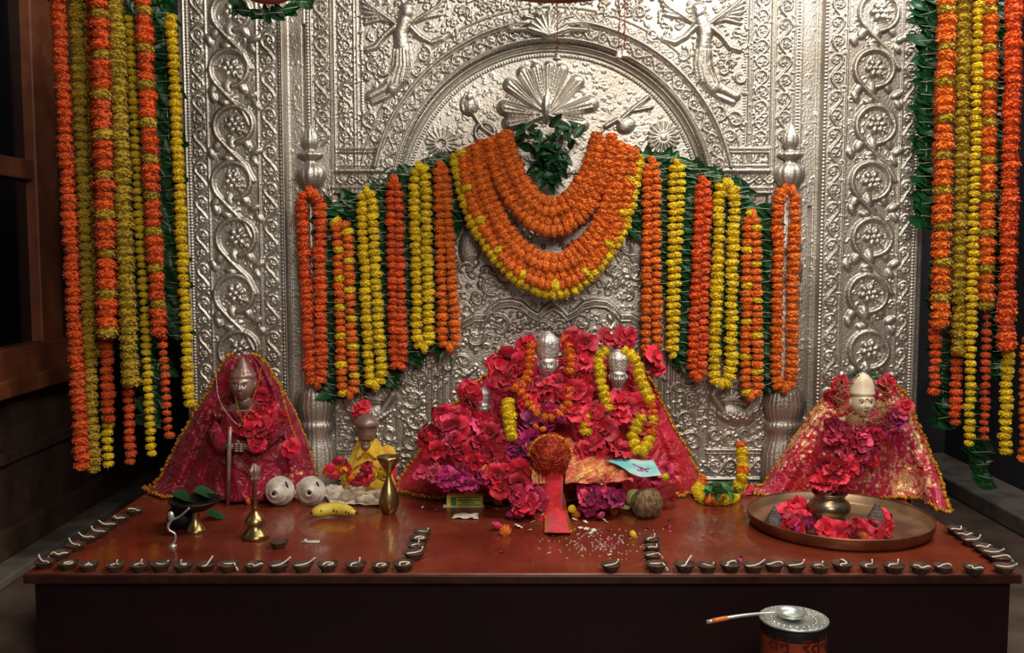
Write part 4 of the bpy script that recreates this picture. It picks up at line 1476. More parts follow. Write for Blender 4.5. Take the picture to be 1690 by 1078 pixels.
HG = [  # x, y, rx, ry, n, size, colour, label
    (783, 648, 24, 16, 16, .030, 'crimson', 'crimson bloom piled above the small silver idol at the left of the centre'),
    (748, 690, 20, 22, 16, .030, 'crimson', 'crimson bloom on the far left shoulder of the central heap'),
    (770, 712, 34, 30, 26, .028, 'pink', 'pink bloom below the small silver idol in the central heap'),
    (836, 608, 24, 20, 20, .031, 'crimson', 'crimson bloom left of the tall silver crown'),
    (874, 562, 22, 24, 18, .028, 'crimson', 'crimson bloom rising beside the top left of the tall silver crown'),
    (952, 572, 18, 20, 14, .028, 'crimson', 'crimson bloom rising beside the top right of the tall silver crown'),
    (900, 652, 48, 22, 34, .031, 'crimson', 'crimson bloom across the chest of the tall central idol'),
    (962, 632, 24, 34, 26, .030, 'crimson', 'crimson bloom between the two silver crowned idols'),
    (1016, 562, 34, 10, 14, .028, 'crimson', 'crimson bloom on top of the crown of the right silver idol'),
    (1022, 600, 12, 8, 4, .024, 'crimson', 'crimson bloom stuck to the crown of the right silver idol'),
    (1042, 660, 26, 16, 14, .028, 'crimson', 'crimson bloom below the face of the right silver idol'),
    (1002, 700, 34, 26, 22, .031, 'crimson', 'crimson bloom hanging below the right silver idol'),
    (1080, 600, 12, 16, 8, .028, 'crimson', 'crimson bloom beside the end of the orange garland right of the idols'),
    (740, 735, 34, 16, 18, .029, 'crimson', 'crimson bloom over the left fold of the pink cloth'),
    (820, 700, 26, 30, 20, .029, 'crimson', 'dark crimson bloom left of the short yellow garland'),
    (865, 742, 24, 26, 24, .030, 'magenta', 'magenta bloom left of the tinsel bundle'),
    (842, 786, 34, 26, 34, .030, 'crimson', 'crimson bloom at the lower left of the central heap'),
    (770, 790, 40, 16, 22, .026, 'magenta', 'magenta rose petals lump at the lower left foot of the central heap'),
    (872, 812, 20, 18, 14, .028, 'pink', 'pink bloom beside the red cloth strip'),
    (955, 690, 28, 18, 20, .028, 'crimson', 'crimson bloom above the gold net cloth'),
    (992, 742, 30, 10, 16, .029, 'crimson', 'crimson bloom lying on the gold net cloth'),
    (905, 690, 34, 14, 18, .028, 'magenta', 'dark magenta bloom above the tinsel bundle'),
    (965, 818, 24, 16, 16, .026, 'magenta', 'magenta rose right of the red cloth strip'),
    (795, 750, 40, 18, 28, .030, 'crimson', 'crimson bloom in the left middle of the central heap'),
    (722, 722, 14, 12, 8, .028, 'crimson', 'crimson bloom at the leftmost tip of the central heap'),
    (706, 784, 22, 7, 8, .024, 'pink', 'pink bloom lying on the hem of the central pink cloth'),
    (1066, 690, 16, 22, 12, .030, 'crimson', 'crimson bloom beside the yellow loop on the right of the heap'),
    (945, 770, 30, 14, 0, .026, 'pink', 'pink bloom under the net cloth'),
    (985, 812, 34, 12, 20, .026, 'pink', 'pink bloom in the row under the net cloth, right of the red strip'),
    (1015, 822, 16, 10, 12, .024, 'magenta', 'dark magenta rose between the red strip and the lime'),
    (866, 836, 14, 8, 8, .022, 'crimson', 'crimson bloom on the altar between the pinkish fruit and the red strip'),
    (1092, 782, 12, 12, 8, .026, 'pink', 'pink bloom right of the turquoise printed packet'),
]
for i, (x, y, rx, ry, n, sz, col, lab) in enumerate(HG):
    r = random.Random(300 + i)
    sp_ = []
    n = int(n * .40 + .7)
    sz *= 1.28
    for k in range(n):
        a, q = r.uniform(0, 6.28), math.sqrt(r.random())
        X_, Y_ = x + rx * q * math.cos(a), y + ry * q * math.sin(a)
        yy = heapY(X_, Y_) - r.uniform(0, .03) - .015
        p = P(X_, Y_, yy)
        if p.z < TZ + .015:
            p = T(X_, Y_, TZ + .012)
        sp_.append((p, 1))
    ms = HIB[col] if i % 3 else HIB[col] + ROSE[col]
    scatter('rose_bloom' if col == 'magenta' else 'hibiscus_bloom', lab, 'flower', ms, sp_, 'blooms of the central heap: ' + lab.split(' ', 1)[1], 400 + i, sz)


def hg(x, y, up=0.0):
    p = P(x, y, heapY(x, y) - .052 - up)
    return p if p.z > TZ + .02 else T(x, y, TZ + .02)


for i, (lab, poly, rad, cf) in enumerate((
        ('yellow garland down the left side of the right silver idol', [(1000, 580), (988, 592), (990, 620), (996, 650), (1002, 676)], .0205, solid('yellow')),
        ('yellow garland right of the right silver idol, ending in a loop at the cloth', [(1030, 580), (1048, 592), (1056, 618), (1064, 640), (1074, 668), (1076, 700), (1070, 730), (1056, 746), (1044, 728), (1050, 704), (1060, 690)], .0205,
         lambda i, f: 'orange' if i in (9, 10, 13) else 'yellow'),
        ('thick yellow garland end hanging left of the tinsel bundle', [(838, 664), (841, 690), (844, 722)], .023, solid('yellow')),
        ('short yellow garland end right of the tinsel bundle', [(966, 690), (967, 716)], .020, solid('yellow')),
        ('orange garland on the left of the tall silver crown', [(876, 572), (874, 592), (874, 606), (868, 630), (850, 640)], .019, solid('orange')),
        ('orange garland on the right of the tall silver crown', [(934, 560), (940, 580), (944, 600), (940, 616)], .019, solid('orange')),
        ('orange garland hanging in a bow across the chest of the tall central idol', [(852, 640), (866, 652), (872, 668), (888, 684), (906, 688), (924, 682), (938, 664), (940, 640)], .018, solid('orange')),
        )):
    garland('marigold_garland', lab, [hg(x, y) for x, y in poly], rad, .022, cf, None, seed=160 + i)

# tinsel bundle with scarlet cloth strip
c = P(908, 752, 2.83)
R_ = S(34, 2.83)
root = thing('tinsel_bundle', 'round bundle of orange-red tinsel in front of the central flower heap', 'bundle', (c.x, c.y, TZ))
mb = MB().ball(c, (R_ * .85, R_ * .7, R_ * .95), 20, 12)
mb.lathe([(R_ * .7, c.z - R_ * .5), (R_ * .6, TZ + .02), (R_ * .8, TZ)], 18, (c.x, c.y + .01, 0))
mb.build('core', M['scarlet'], root)
mb = MB()
r = random.Random(77)
for k in range(620):
    th, a = math.acos(r.uniform(-.8, 1)), r.uniform(0, 6.28)
    d = Vector((math.sin(th) * math.cos(a), math.sin(th) * math.sin(a), math.cos(th)))
    p = c + Vector((d.x * R_ * .85, d.y * R_ * .7, d.z * R_ * .95))
    t1 = d.cross(Vector((r.uniform(-1, 1), r.uniform(-1, 1), r.uniform(-1, 1)))).normalized() * r.uniform(.012, .026)
    h_ = r.uniform(.003, .014)
    mb.tube([p - t1, p + d * h_, p + t1 * .6 + d * h_ * .8, p + t1 * 1.1 - d * .002], .0011, 4, False)
tag(mb.build('tinsel', M['tinsel'], root), kind='stuff')
mb = MB()
for k in range(40):
    a = math.pi * k / 39
    p = c + Vector((-R_ * 1.05 * math.cos(a), -.01, R_ * .95 * math.sin(a) + .004))
    mb.ball(p, .0055 * r.uniform(.7, 1.3), 6, 4)
mb.build('gold_border', M['gold'], root)
root = thing('cloth_strip', 'flat scarlet cloth strip with gold edges lying from the tinsel bundle down onto the altar', 'cloth', T(918, 850))
g = []
for i in range(30):
    t = i / 29
    y = 786 + 94 * t
    xl_, xr_ = 898 + 2 * t, 924 + 18 * t
    row = []
    for j in range(13):
        u = j / 12
        x = xl_ + (xr_ - xl_) * u
        zz = TZ + .006 + .075 * (.5 + .5 * math.cos(math.pi * min(1, t * 1.15))) + .003 * math.sin(u * 9 + t * 5) * (1 - .3 * t) + .006 * math.sin(math.pi * u)
        row.append(T(x, y, zz))
    g.append(row)
MB().grid(g).build('cloth', M['scarlet'], root, solid=.002)
for e in (0, -1):
    MB().tube([row[e] + Vector((0, -.001, .002)) for row in g], .0035, 6).build('gold_border', M['gold'], root)

# gold net cloth crumpled right of the bundle
def crumple(name, label, cat, corners, mt, n=26, amp=.012, seed=1, thick=.0015, base=None, wave=3.0):
    """corners: four world points (tl, tr, br, bl)"""
    r = random.Random(seed)
    tl, tr, br, bl = [Vector(p) for p in corners]
    nrm = (tr - tl).cross(bl - tl).normalized()
    ph = [(r.uniform(1, wave) * 2, r.uniform(1, wave) * 2, r.uniform(0, 6.28)) for _ in range(7)]
    g = []
    for i in range(n + 1):
        v = i / n
        row = []
        for j in range(n + 1):
            u = j / n
            p = (tl * (1 - u) + tr * u) * (1 - v) + (bl * (1 - u) + br * u) * v
            h = sum(math.sin(a * u * 3 + b * v * 3 + c_) for a, b, c_ in ph) / 4
            p = p + nrm * h * amp
            p.z = max(p.z, TZ + .002)
            row.append(p)
        g.append(row)
    mb = MB().grid(g)
    o = mb.build(name, mt, None, origin=(tl + br) / 2, solid=thick)
    return tag(o, label, cat)


crumple('net_cloth', 'crumpled pink and gold net cloth spread right of the tinsel bundle', 'cloth',
        [P(925, 720, 2.92), P(1010, 738, 2.93), P(1046, 795, 2.80), P(935, 800, 2.80)], M['gold_net'], 34, .016, 5, wave=5)
crumple('net_cloth', 'small crumpled gold net cloth left of the red strip, beside the tinsel bundle', 'cloth',
        [P(868, 735, 2.88), P(900, 720, 2.88), P(905, 800, 2.80), P(880, 800, 2.80)], M['gold_net'], 20, .012, 6, wave=5)
root = thing('printed_packet', 'turquoise and white printed packet lying tilted on the heap', 'packet', P(1048, 775, 2.84))
tl, tr, br, bl = P(1000, 762, 2.86), P(1078, 757, 2.90), P(1092, 790, 2.82), P(1040, 782, 2.80)
g = [[(tl * (1 - u) + tr * u) * (1 - v) + (bl * (1 - u) + br * u) * v + Vector((0, 0, .006 * math.sin(5 * u + 3 * v))) for u in [k / 12 for k in range(13)]] for v in [k / 8 for k in range(9)]]
MB().grid(g).build('sheet', M['turquoise'], root, solid=.003)
mb = MB()
nn = (tr - tl).cross(bl - tl).normalized()
nn = -nn if nn.z < 0 else nn
for (u0, v0, u1, v1) in ((.45, .3, .62, .45), (.55, .5, .8, .5), (.62, .42, .7, .7), (.42, .62, .6, .6)):
    pt = lambda u, v: (tl * (1 - u) + tr * u) * (1 - v) + (bl * (1 - u) + br * u) * v + Vector((0, 0, .006 * math.sin(5 * u + 3 * v))) + nn * .002
    mb.tube([pt(u0, v0), pt((u0 + u1) / 2, (v0 + v1) / 2), pt(u1, v1)], .0032, 5)
mb.build('printed_motif', M['magenta'], root)

# fallen cloth corner and pink cloths at the foot
crumple('cloth_corner', 'pinkish red cloth corner spilling onto the altar right of the coconut', 'cloth', [P(1075, 800, 2.86), P(1125, 795, 2.9), T(1112, 826, TZ + .01), T(1072, 836, TZ + .004)], M['scarlet'], 20, .010, 8)
crumple('pink_wrap', 'mauve and pink crumpled wrapper beside the coconut', 'wrapper', [P(972, 795, 2.80), P(1026, 790, 2.83), T(1030, 826, TZ + .02), T(985, 830, TZ + .01)], M['pink_cloth'], 20, .010, 9)
M['tarnish'] = mat('tarnished_metal', rgb(150, 132, 108), rgb(112, 96, 78), rough=.3, metal=.85, nscale=14)
# ------------------------------------------------------------------ things on the altar
def s_at(px, py):
    """metres per pixel at the altar point under (px,py)"""
    return T(px, py).y / F


def lathe_thing(name, label, cat, px, py, parts, n=36):
    """parts: (part name, material, [(r px, h px)], flute, fa)"""
    b = T(px, py)
    k = b.y / F
    root = thing(name, label, cat, b)
    for (pn_, m_, prof, fl, fa) in parts:
        MB().lathe([(max(.0004, r * k), TZ + h * k) for r, h in prof], n, (b.x, b.y, 0), fl, fa).build(pn_, M[m_], root)
    return root, b, k


# bell
lathe_thing('hand_bell', 'brass hand bell with a slender dark handle standing at the left of the altar', 'bell', 422, 888, [
    ('bell_body', 'brass', [(20, 2), (23.5, 0), (24, 3), (21, 8), (15, 15), (12, 22), (12, 24), (17.5, 26), (18, 28), (16, 33), (11, 40), (6, 45), (4, 48), (.2, 49)], 0, 0),
    ('handle', 'copper', [(4, 46), (6, 50), (4, 54), (3.6, 58), (3.6, 96), (5, 99), (.2, 100)], 0, 0),
    ('handle_top', 'bronze', [(.2, 97), (5, 98), (8, 103), (5, 107), (9, 111), (10, 117), (6, 121), (5, 124), (2, 127), (.2, 128)], 6, .15)])
# lamp stand with black bowl and leaves
lathe_thing('oil_lamp_stand', 'brass footed lamp with a sooty black bowl, on the left of the altar', 'lamp', 323, 878, [
    ('foot', 'brass', [(17, 0), (18, 3), (15, 6), (12, 12), (7, 20), (5.5, 30), (6.5, 34), (9, 36)], 0, 0),
    ('bowl', 'black', [(6, 34), (20, 38), (34, 46), (42, 53), (43, 56), (40, 54), (24, 46), (.2, 44)], 0, 0)])
b = T(323, 878)
mb = MB()
mb.lathe([(.028, TZ), (.040, TZ + .012), (.046, TZ + .032), (.040, TZ + .052), (.030, TZ + .060), (.034, TZ + .066), (.026, TZ + .064), (.0005, TZ + .05)], 28, (b.x - .05, b.y + .045, 0))
tag(mb.build('shadow_mass', M['black'], None, origin=T(300, 870)), 'dark pot-shaped form standing in for the shadow behind the brass footed lamp', 'pot')  # black form added in place of the dark shadow around the lamp
r = random.Random(3)
for (x, y, h, s, lab) in ((300, 826, .085, .075, 'dark green leaf lying over the left of the black bowl'), (335, 820, .088, .08, 'dark green leaf lying over the middle of the black bowl'),
                          (356, 856, .004, .062, 'round green leaf lying on the altar right of the brass footed lamp')):
    p = T(x, y, TZ + h)
    o = inst('betel_leaf', LEAF[0], None, p + Vector((-.03, 0, .012)), Euler((.2, .12, .3)).to_quaternion(), (s, s * 1.6, s))
    tag(o, lab, 'leaf')
# small hooked spoon
b = T(285, 902)
k = b.y / F
root = thing('ritual_spoon', 'small silvery spoon with a curled snake-like handle standing on the altar front left', 'spoon', b)
MB().lathe([(7 * k, TZ), (7 * k, TZ + 2 * k), (2 * k, TZ + 5 * k), (.0005, TZ + 6 * k)], 16, (b.x, b.y, 0)).build('foot', M['steel'], root)
MB().tube(crom([(b.x + dx * k, b.y, TZ + dz * k) for dx, dz in ((0, 4), (5, 12), (4, 22), (-5, 28), (-7, 38), (2, 46), (14, 52), (30, 66))], .004), .0030, 8).build('handle', M['steel'], root)
mb = MB().ball((b.x - 4 * k, b.y + .01, TZ + 50 * k), (6 * k, 4 * k, 9 * k), 12, 8)
mb.tube([(b.x - 4 * k, b.y + .01, TZ + 42 * k), (b.x - 7 * k, b.y + .004, TZ + 34 * k)], .003, 6)
mb.build('bowl', M['steel'], root)
# goblet
lathe_thing('brass_goblet', 'brass goblet with a rounded foot and flaring cup, right of the banana', 'goblet', 642, 848, [
    ('foot', 'brass', [(10, 0), (12, 3), (14, 8), (17, 16), (17, 26), (13, 40), (8, 52), (5, 60), (4, 66)], 0, 0),
    ('cup', 'brass', [(4, 64), (5, 70), (12, 82), (18, 92), (19, 98), (17.5, 98), (11, 84), (.2, 74)], 0, 0)])
# banana
root = thing('banana', 'yellow banana with brown spots lying on the altar', 'banana', T(550, 850))
pts = [T(515 + 72 * t, 847 - 4 * math.sin(math.pi * t) * .5, TZ + .019) + Vector((0, .012 * math.sin(math.pi * t), .005 * math.sin(math.pi * t))) for t in [i / 14 for i in range(15)]]
rr = [.009, .0150, .0180, .0195, .020, .020, .020, .020, .020, .0195, .0190, .0175, .015, .010, .005]
MB().tube(pts, rr, 7).build('skin', M['banana'], root)
MB().tube([pts[-1], pts[-1] + Vector((.006, 0, .001))], [.0045, .004], 6).tube([pts[0], pts[0] - Vector((.005, 0, 0))], [.0035, .003], 6).build('tip', M['black'], root)
mb = MB()
for t_ in ((7.2, 0), (7.8, .3), (8.1, -.2), (3, .5), (11.4, .1), (12, -.1)):
    q = pts[int(t_[0])]
    mb.ball(q + Vector((.003 * t_[1], -.0185 - .0005, t_[1] * .008)), (.002, .0015, .004), 6, 4)
mb.build('spots', M['black'], root)


# conches
def conch(px, py, hole, label):
    k = 3.02 / F
    c = T(px, 829, TZ)
    c.y -= .045
    c.x = P(px, 829, c.y).x
    R_ = 25 * c.y / F
    c.z = TZ + R_
    root = thing('conch_shell', label, 'shell', (c.x, c.y, TZ))
    hx, hz = hole[0] * R_, hole[1] * R_
    rows = []
    prof = [(.0, -.72), (.14, -.70), (.16, -.80), (.30, -.78), (.33, -.62), (.46, -.62), (.52, -.50), (.56, -.42), (.70, -.44), (.76, -.30), (.80, -.22), (.93, -.18), (1.0, 0), (.96, .3), (.85, .55), (.6, .8), (.3, .95), (.01, 1.0)]
    for q, (r_, y_) in enumerate(prof):
        row = []
        w_ = 1 - r_
        for j in range(40):
            a = 2 * math.pi * j / 40
            rr_ = r_ * (1 + .05 * math.sin(a * 1 + r_ * 14))
            row.append((c.x + hx * w_ + R_ * rr_ * math.cos(a), c.y + R_ * y_, max(TZ + .001, c.z + hz * w_ + R_ * rr_ * math.sin(a))))
        rows.append(row)
    MB().grid(rows, close_v=True).build('shell', M['shell'], root)
    MB().ball((c.x + hx, c.y - .80 * R_, c.z + hz), (.13 * R_, .05 * R_, .13 * R_), 12, 6).build('mouth_hole', M['black'], root)
    mb = MB()
    pts = [Vector((c.x + R_ * (.55 + .1 * math.sin(3 * t)), c.y - R_ * .45 + R_ * .5 * t, c.z + R_ * (.75 - 1.0 * t))) for t in [i / 8 for i in range(9)]]
    mb.tube(pts, .0025, 5)
    mb.build('lip', M['black'], root)


conch(461, 801, (-.18, .05), 'white conch shell, the left one of two at the foot of the crimson shawl')
conch(512, 800, (.12, .12), 'white conch shell, the right one of two, next to the white packets')

# small idol in yellow with a lidded pot above
b = T(606, 812)
root = thing('small_dressed_idol', 'small idol wrapped in yellow and ochre cloth between the conches and the goblet', 'idol', b)
k = b.y / F
rows = []
for i in range(24):
    t = i / 23
    hgt = 88 * (1 - t)
    R0 = (14 + 34 * t ** .8)
    rows.append([(b.x + R0 * k * (1 + .08 * math.cos(9 * a + 3 * t)) * math.cos(a), b.y + .03 + R0 * k * .6 * (1 + .08 * math.cos(9 * a)) * math.sin(a), TZ + hgt * k) for a in [2 * math.pi * q / 60 for q in range(60)]])
MB().grid(rows, close_v=True).build('robe', M['yellow_cloth'], root)
mb = MB()
for i in range(3):
    for q, t, s in resample([Vector((b.x + (18 + 10 * i) * k * math.cos(a), b.y + .01 - .02 * i + .02 * math.sin(a), TZ + (62 - i * 16) * k + 6 * k * math.sin(3 * a))) for a in [math.pi + math.pi * j / 12 for j in range(13)]], .006):
        mb.ball(q, .004, 6, 4)
mb.build('gold_trim', M['gold'], root)
fp = Vector((b.x - 2 * k, b.y + .012, TZ + 78 * k))
mb = head_mb(MB(), fp, 11 * k); mb.build('head', M['bronze'], root)
eyes(fp, 11 * k, root, False)
root = thing('lidded_pot', 'small dark pot with a shiny domed lid set above the yellow dressed idol', 'pot', (b.x, b.y + .01, TZ + 88 * k))
z = lambda h: TZ + h * k
MB().lathe([(8 * k, z(88)), (14 * k, z(91)), (17 * k, z(100)), (17 * k, z(112)), (19 * k, z(114))], 30, (b.x, b.y + .01, 0)).build('pot_body', M['bronze'], root)
MB().lathe([(20 * k, z(112)), (22 * k, z(116)), (19 * k, z(121)), (13 * k, z(128)), (6 * k, z(131)), (.0005, z(132))], 30, (b.x, b.y + .01, 0)).build('lid', M['bronze'], root)
root = thing('yellow_cap', 'pointed yellow cloth piece rising behind the brass goblet', 'cloth', T(640, 806))
b2 = T(640, 806)
MB().lathe([(17 * k, TZ + 38 * k), (17 * k, TZ + 52 * k), (14 * k, TZ + 64 * k), (8 * k, TZ + 72 * k), (2 * k, TZ + 75 * k), (.0004, TZ + 75 * k)], 20, (b2.x, b2.y, 0), sy=.4).build('peak', M['yellow_cloth'], root)
MB().lathe([(12 * k, TZ), (16 * k, TZ + 20 * k), (17 * k, TZ + 40 * k)], 20, (b2.x, b2.y, 0), sy=.4).build('fold', M['scarlet'], root)
r = random.Random(21)
fs = [(540, 778, 'orange'), (556, 770, 'orange'), (566, 780, 'yellow'), (578, 788, 'orange'), (618, 786, 'yellow'), (632, 780, 'yellow')]
for x, y, c in fs:
    p = P(x, y, 2.985)
    tag(inst('marigold_bloom', MAR[c][0], None, p, rq(r), .019), 'small marigold at the foot of the yellow dressed idol', 'flower', 'marigolds round the yellow dressed idol')
for x, y in ((548, 774), (560, 762), (570, 776), (588, 798), (605, 780), (612, 790), (606, 772), (598, 786), (552, 786), (600, 796)):
    p = P(x, y, 2.98 if y > 760 else 3.04)
    tag(inst('rose_bloom', r.choice(ROSE['crimson']), None, p, rq(r, .8), .026), 'red rose bloom around the yellow dressed idol', 'flower', 'roses round the yellow dressed idol')
for x, y in ((590, 676), (596, 680), (600, 672)):
    tag(inst('hibiscus_bloom', HIB['crimson'][0], None, P(x, y, 3.17), face_cam(r, .5), .026), 'crimson bloom caught on the silver wall above the lidded pot', 'flower', 'blooms on the wall above the lidded pot')
wp = 'white packets of sweets at the foot of the yellow dressed idol'
for i, (x, y, w_) in enumerate(((550, 812, 30), (576, 822, 26), (604, 826, 26), (628, 818, 22), (590, 808, 24))):
    c = T(x, y, TZ + .012)
    h_ = w_ * c.y / F * .62
    rr_ = random.Random(50 + i)
    ph = [rr_.uniform(0, 6) for _ in range(4)]
    mb = MB().ball(c + Vector((0, 0, .004)), (h_, h_ * .75, h_ * .52), 26, 14, fn=lambda d: 1 + .13 * math.sin(7 * d.x + ph[0]) * math.sin(6 * d.y + ph[1]) + .10 * math.sin(13 * d.z + 9 * d.x + ph[2]))
    tag(mb.build('sweet_packet', M['plastic'], None, origin=c), ['crumpled white packet next to the right conch shell', 'crumpled white packet in front, behind the banana', 'crumpled white packet in front of the middle of the yellow dressed idol',
        'crumpled white packet touching the goblet', 'crumpled white packet at the back, against the idol\'s roses'][i], 'packet', wp)
crumple('plastic_sheet', 'pale crumpled plastic sheet under the white packets', 'sheet', [T(530, 808, TZ + .01), T(640, 806, TZ + .01), T(640, 834, TZ + .006), T(545, 832, TZ + .004)], M['plastic'], 24, .006, 22, wave=6)
for (x, y, w_, d_, lab) in ((383, 806, 34, .03, 'small grey metal tray beside the foot of the left idol'), (350, 820, 22, .03, 'small grey metal dish behind the black bowl')):
    c = T(x, y)
    kk = c.y / F
    mb = MB().lathe([(w_ * .4 * kk, TZ), (w_ * .5 * kk, TZ + .006), (w_ * .52 * kk, TZ + .009), (w_ * .46 * kk, TZ + .006), (.0005, TZ + .004)], 24, (c.x, c.y, 0))
    tag(mb.build('metal_dish', M['steel'], None, origin=c), lab, 'dish')

# right: garland ring with tulsi
pts = [P(1221, 734, 3.12), P(1224, 752, 3.10), P(1225, 772, 3.07), P(1224, 790, 3.03), T(1216, 812, TZ + .02), T(1200, 824, TZ + .018), T(1180, 826, TZ + .018), T(1162, 822, TZ + .018), T(1152, 808, TZ + .02), T(1156, 792, TZ + .03)]
garland('marigold_garland', 'yellow and orange marigold garland curled on the altar left of the right shawl', pts, .0205, .026,
        lambda i, f: 'orange' if i in (0, 4, 13, 14) or f > .88 else 'yellow', seed=180)
root = thing('herb_bunch', 'bright green leaf bunch inside the curled marigold garland', 'leaves', T(1190, 808))
r = random.Random(8)
for k in range(60):
    t = r.random()
    inst('leaf', r.choice(TULSI), root, T(1190 + r.gauss(0, 12), 812 - 6 * r.random(), TZ + .005 + .10 * t), rq(r, 1.2), .035 * r.uniform(.6, 1.2))
crumple('cloth_corner', 'pale pink cloth lying between the curled garland and the right shawl', 'cloth', [T(1165, 800, TZ + .02), T(1245, 800, TZ + .03), T(1240, 818, TZ + .004), T(1165, 815, TZ + .004)], M['pink_cloth'], 16, .006, 31)

# plate
pc = Vector((P(1383, 878, 2.75).x, 2.745, TZ))
R_ = S(151, pc.y)
root = thing('copper_plate', 'large round copper plate with an upright rim at the right of the altar', 'plate', pc)
MB().lathe([(.0005, TZ + .003), (R_ * .93, TZ + .003), (R_ * .965, TZ + .012), (R_ * .985, TZ + .034), (R_, TZ + .036)], 96, (pc.x, pc.y, 0)).build('inside', M['copper_in'], root)
MB().lathe([(R_ * .93, TZ + .0005), (R_ * .97, TZ + .008), (R_ * 1.0, TZ + .035), (R_ * .995, TZ + .039), (R_ * .985, TZ + .036)], 96, (pc.x, pc.y, 0)).build('rim', M['copper'], root)
ZP = TZ + .004
pb = T(1368, 862, ZP)
k = pb.y / F
root = thing('metal_pot', 'round metal water pot standing in the copper plate', 'pot', pb)
z = lambda h: ZP + h * k
MB().lathe([(20 * k, z(0)), (26 * k, z(3)), (27 * k, z(8)), (24 * k, z(11)), (30 * k, z(15)), (34 * k, z(22)), (35 * k, z(29)), (32 * k, z(35)), (26 * k, z(40)), (24 * k, z(45)), (29 * k, z(50)), (30 * k, z(52)), (26 * k, z(50)), (.0005, z(42))], 40,
           (pb.x, pb.y, 0)).build('pot_body', M['tarnish'], root)
r = random.Random(66)
sp_ = [(Vector((pb.x + r.gauss(0, 15) * k, pb.y + r.uniform(-.02, .02), z(66 + abs(r.gauss(0, 22))))), 1) for _ in range(15)]
scatter('hibiscus_bloom', 'crimson bloom piled on top of the metal pot in the copper plate', 'flower', HIB['crimson'], sp_, 'blooms on the metal pot', 67, .031)
sp_ = []
for _ in range(26):
    a = r.uniform(math.pi * .95, math.pi * 2.05)
    q = r.uniform(.60, .86)
    sp_.append((Vector((pc.x - .02 + R_ * .72 * q * math.cos(a), pc.y + R_ * .85 * q * math.sin(a) * .9, ZP + .012 + r.random() * .018)), 1))
scatter('hibiscus_bloom', 'crimson bloom lying in the copper plate in front of the metal pot', 'flower', HIB['crimson'], sp_[:14], 'crimson blooms in the copper plate', 68, .031)
scatter('rose_bloom', 'magenta rose lying in the copper plate in front of the metal pot', 'flower', ROSE['magenta'], sp_[14:], 'magenta roses in the copper plate', 69, .026)
sp_ = [(T(x, y, ZP + .018), 1) for x, y in ((1300, 850), (1308, 842), (1316, 852), (1296, 862), (1322, 862), (1334, 846), (1310, 870), (1318, 836), (1290, 846))]
scatter('hibiscus_bloom', 'crimson bloom at the left inside the copper plate', 'flower', HIB['crimson'], sp_, 'blooms left in the copper plate', 70, .031)
for x, y in ((1372, 878), (1400, 874), (1414, 880), (1424, 884), (1420, 872), (1388, 882)):
    tag(inst('marigold_bloom', r.choice(MAR['orange']), None, T(x, y, ZP + .014), rq(r), .0115), 'small orange marigold lying at the front of the copper plate', 'flower', 'marigolds in the copper plate')
for (x, y, s, lab) in ((1277, 872, 1.0, 'dark ridged incense cone at the left in the copper plate'), (1446, 876, 1.25, 'dark ridged incense cone at the right in the copper plate')):
    c = T(x, y, ZP)
    prof = []
    for i in range(9):
        r0 = .034 * s * (1 - i / 9.5)
        prof += [(r0, ZP + .007 * s * i), (r0 * 1.03, ZP + .007 * s * i + .003 * s), (r0 * .9, ZP + .007 * s * i + .0055 * s)]
    prof.append((.0005, ZP + .007 * s * 9.5))
    tag(MB().lathe(prof, 30, (c.x, c.y, 0), 5, .04).build('incense_cone', M['incense'], None, origin=c), lab, 'incense')

# coconut, fruit, small bits in the middle
c = T(1068, 856, TZ)
k = c.y / F
r = random.Random(90)
ph = [r.uniform(0, 6) for _ in range(3)]
root = thing('coconut', 'brown husked coconut in front of the turquoise packet', 'coconut', c)
cc = c + Vector((0, .01, 25 * k))
MB().ball(cc, (24 * k, 23 * k, 26 * k), 34, 22, rot=Euler((.2, .35, 0)).to_matrix(), fn=lambda d: 1 + .05 * math.cos(3 * math.atan2(d.y, d.x)) + .02 * math.sin(14 * d.x + ph[0]) - .0 * d.z).build('husk', M['husk'], root)
mb = MB()
for _ in range(260):
    th, a = math.acos(r.uniform(-.9, .95)), r.uniform(0, 6.28)
    d = Vector((math.sin(th) * math.cos(a), math.sin(th) * math.sin(a), math.cos(th)))
    p = cc + Vector((d.x * 24 * k, d.y * 23 * k, d.z * 26 * k))
    dn = (Vector((.25, 0, -1)) - d * d.dot(Vector((.25, 0, -1)))).normalized()
    if p.z - .018 < TZ:
        continue
    mb.tube([p + d * .0005, p + dn * .009 + d * .003, p + dn * .018 + d * .0012], .0007, 4, False)
tag(mb.build('fibres', M['husk'], root), kind='stuff')


def ball_thing(name, label, cat, px, py, rx, rz, mt, seed=0, dent=.02):
    b = T(px, py)
    kk = b.y / F
    rr_ = random.Random(seed)
    p0 = rr_.uniform(0, 6)
    mb = MB().ball(b + Vector((0, 0, rz * kk)), (rx * kk, rx * kk, rz * kk), 26, 16, fn=lambda d: 1 + dent * math.sin(4 * d.x + p0) * math.cos(3 * d.y) - .08 * max(0, d.z) ** 12)
    return tag(mb.build(name, mt, None, origin=b), label, cat)


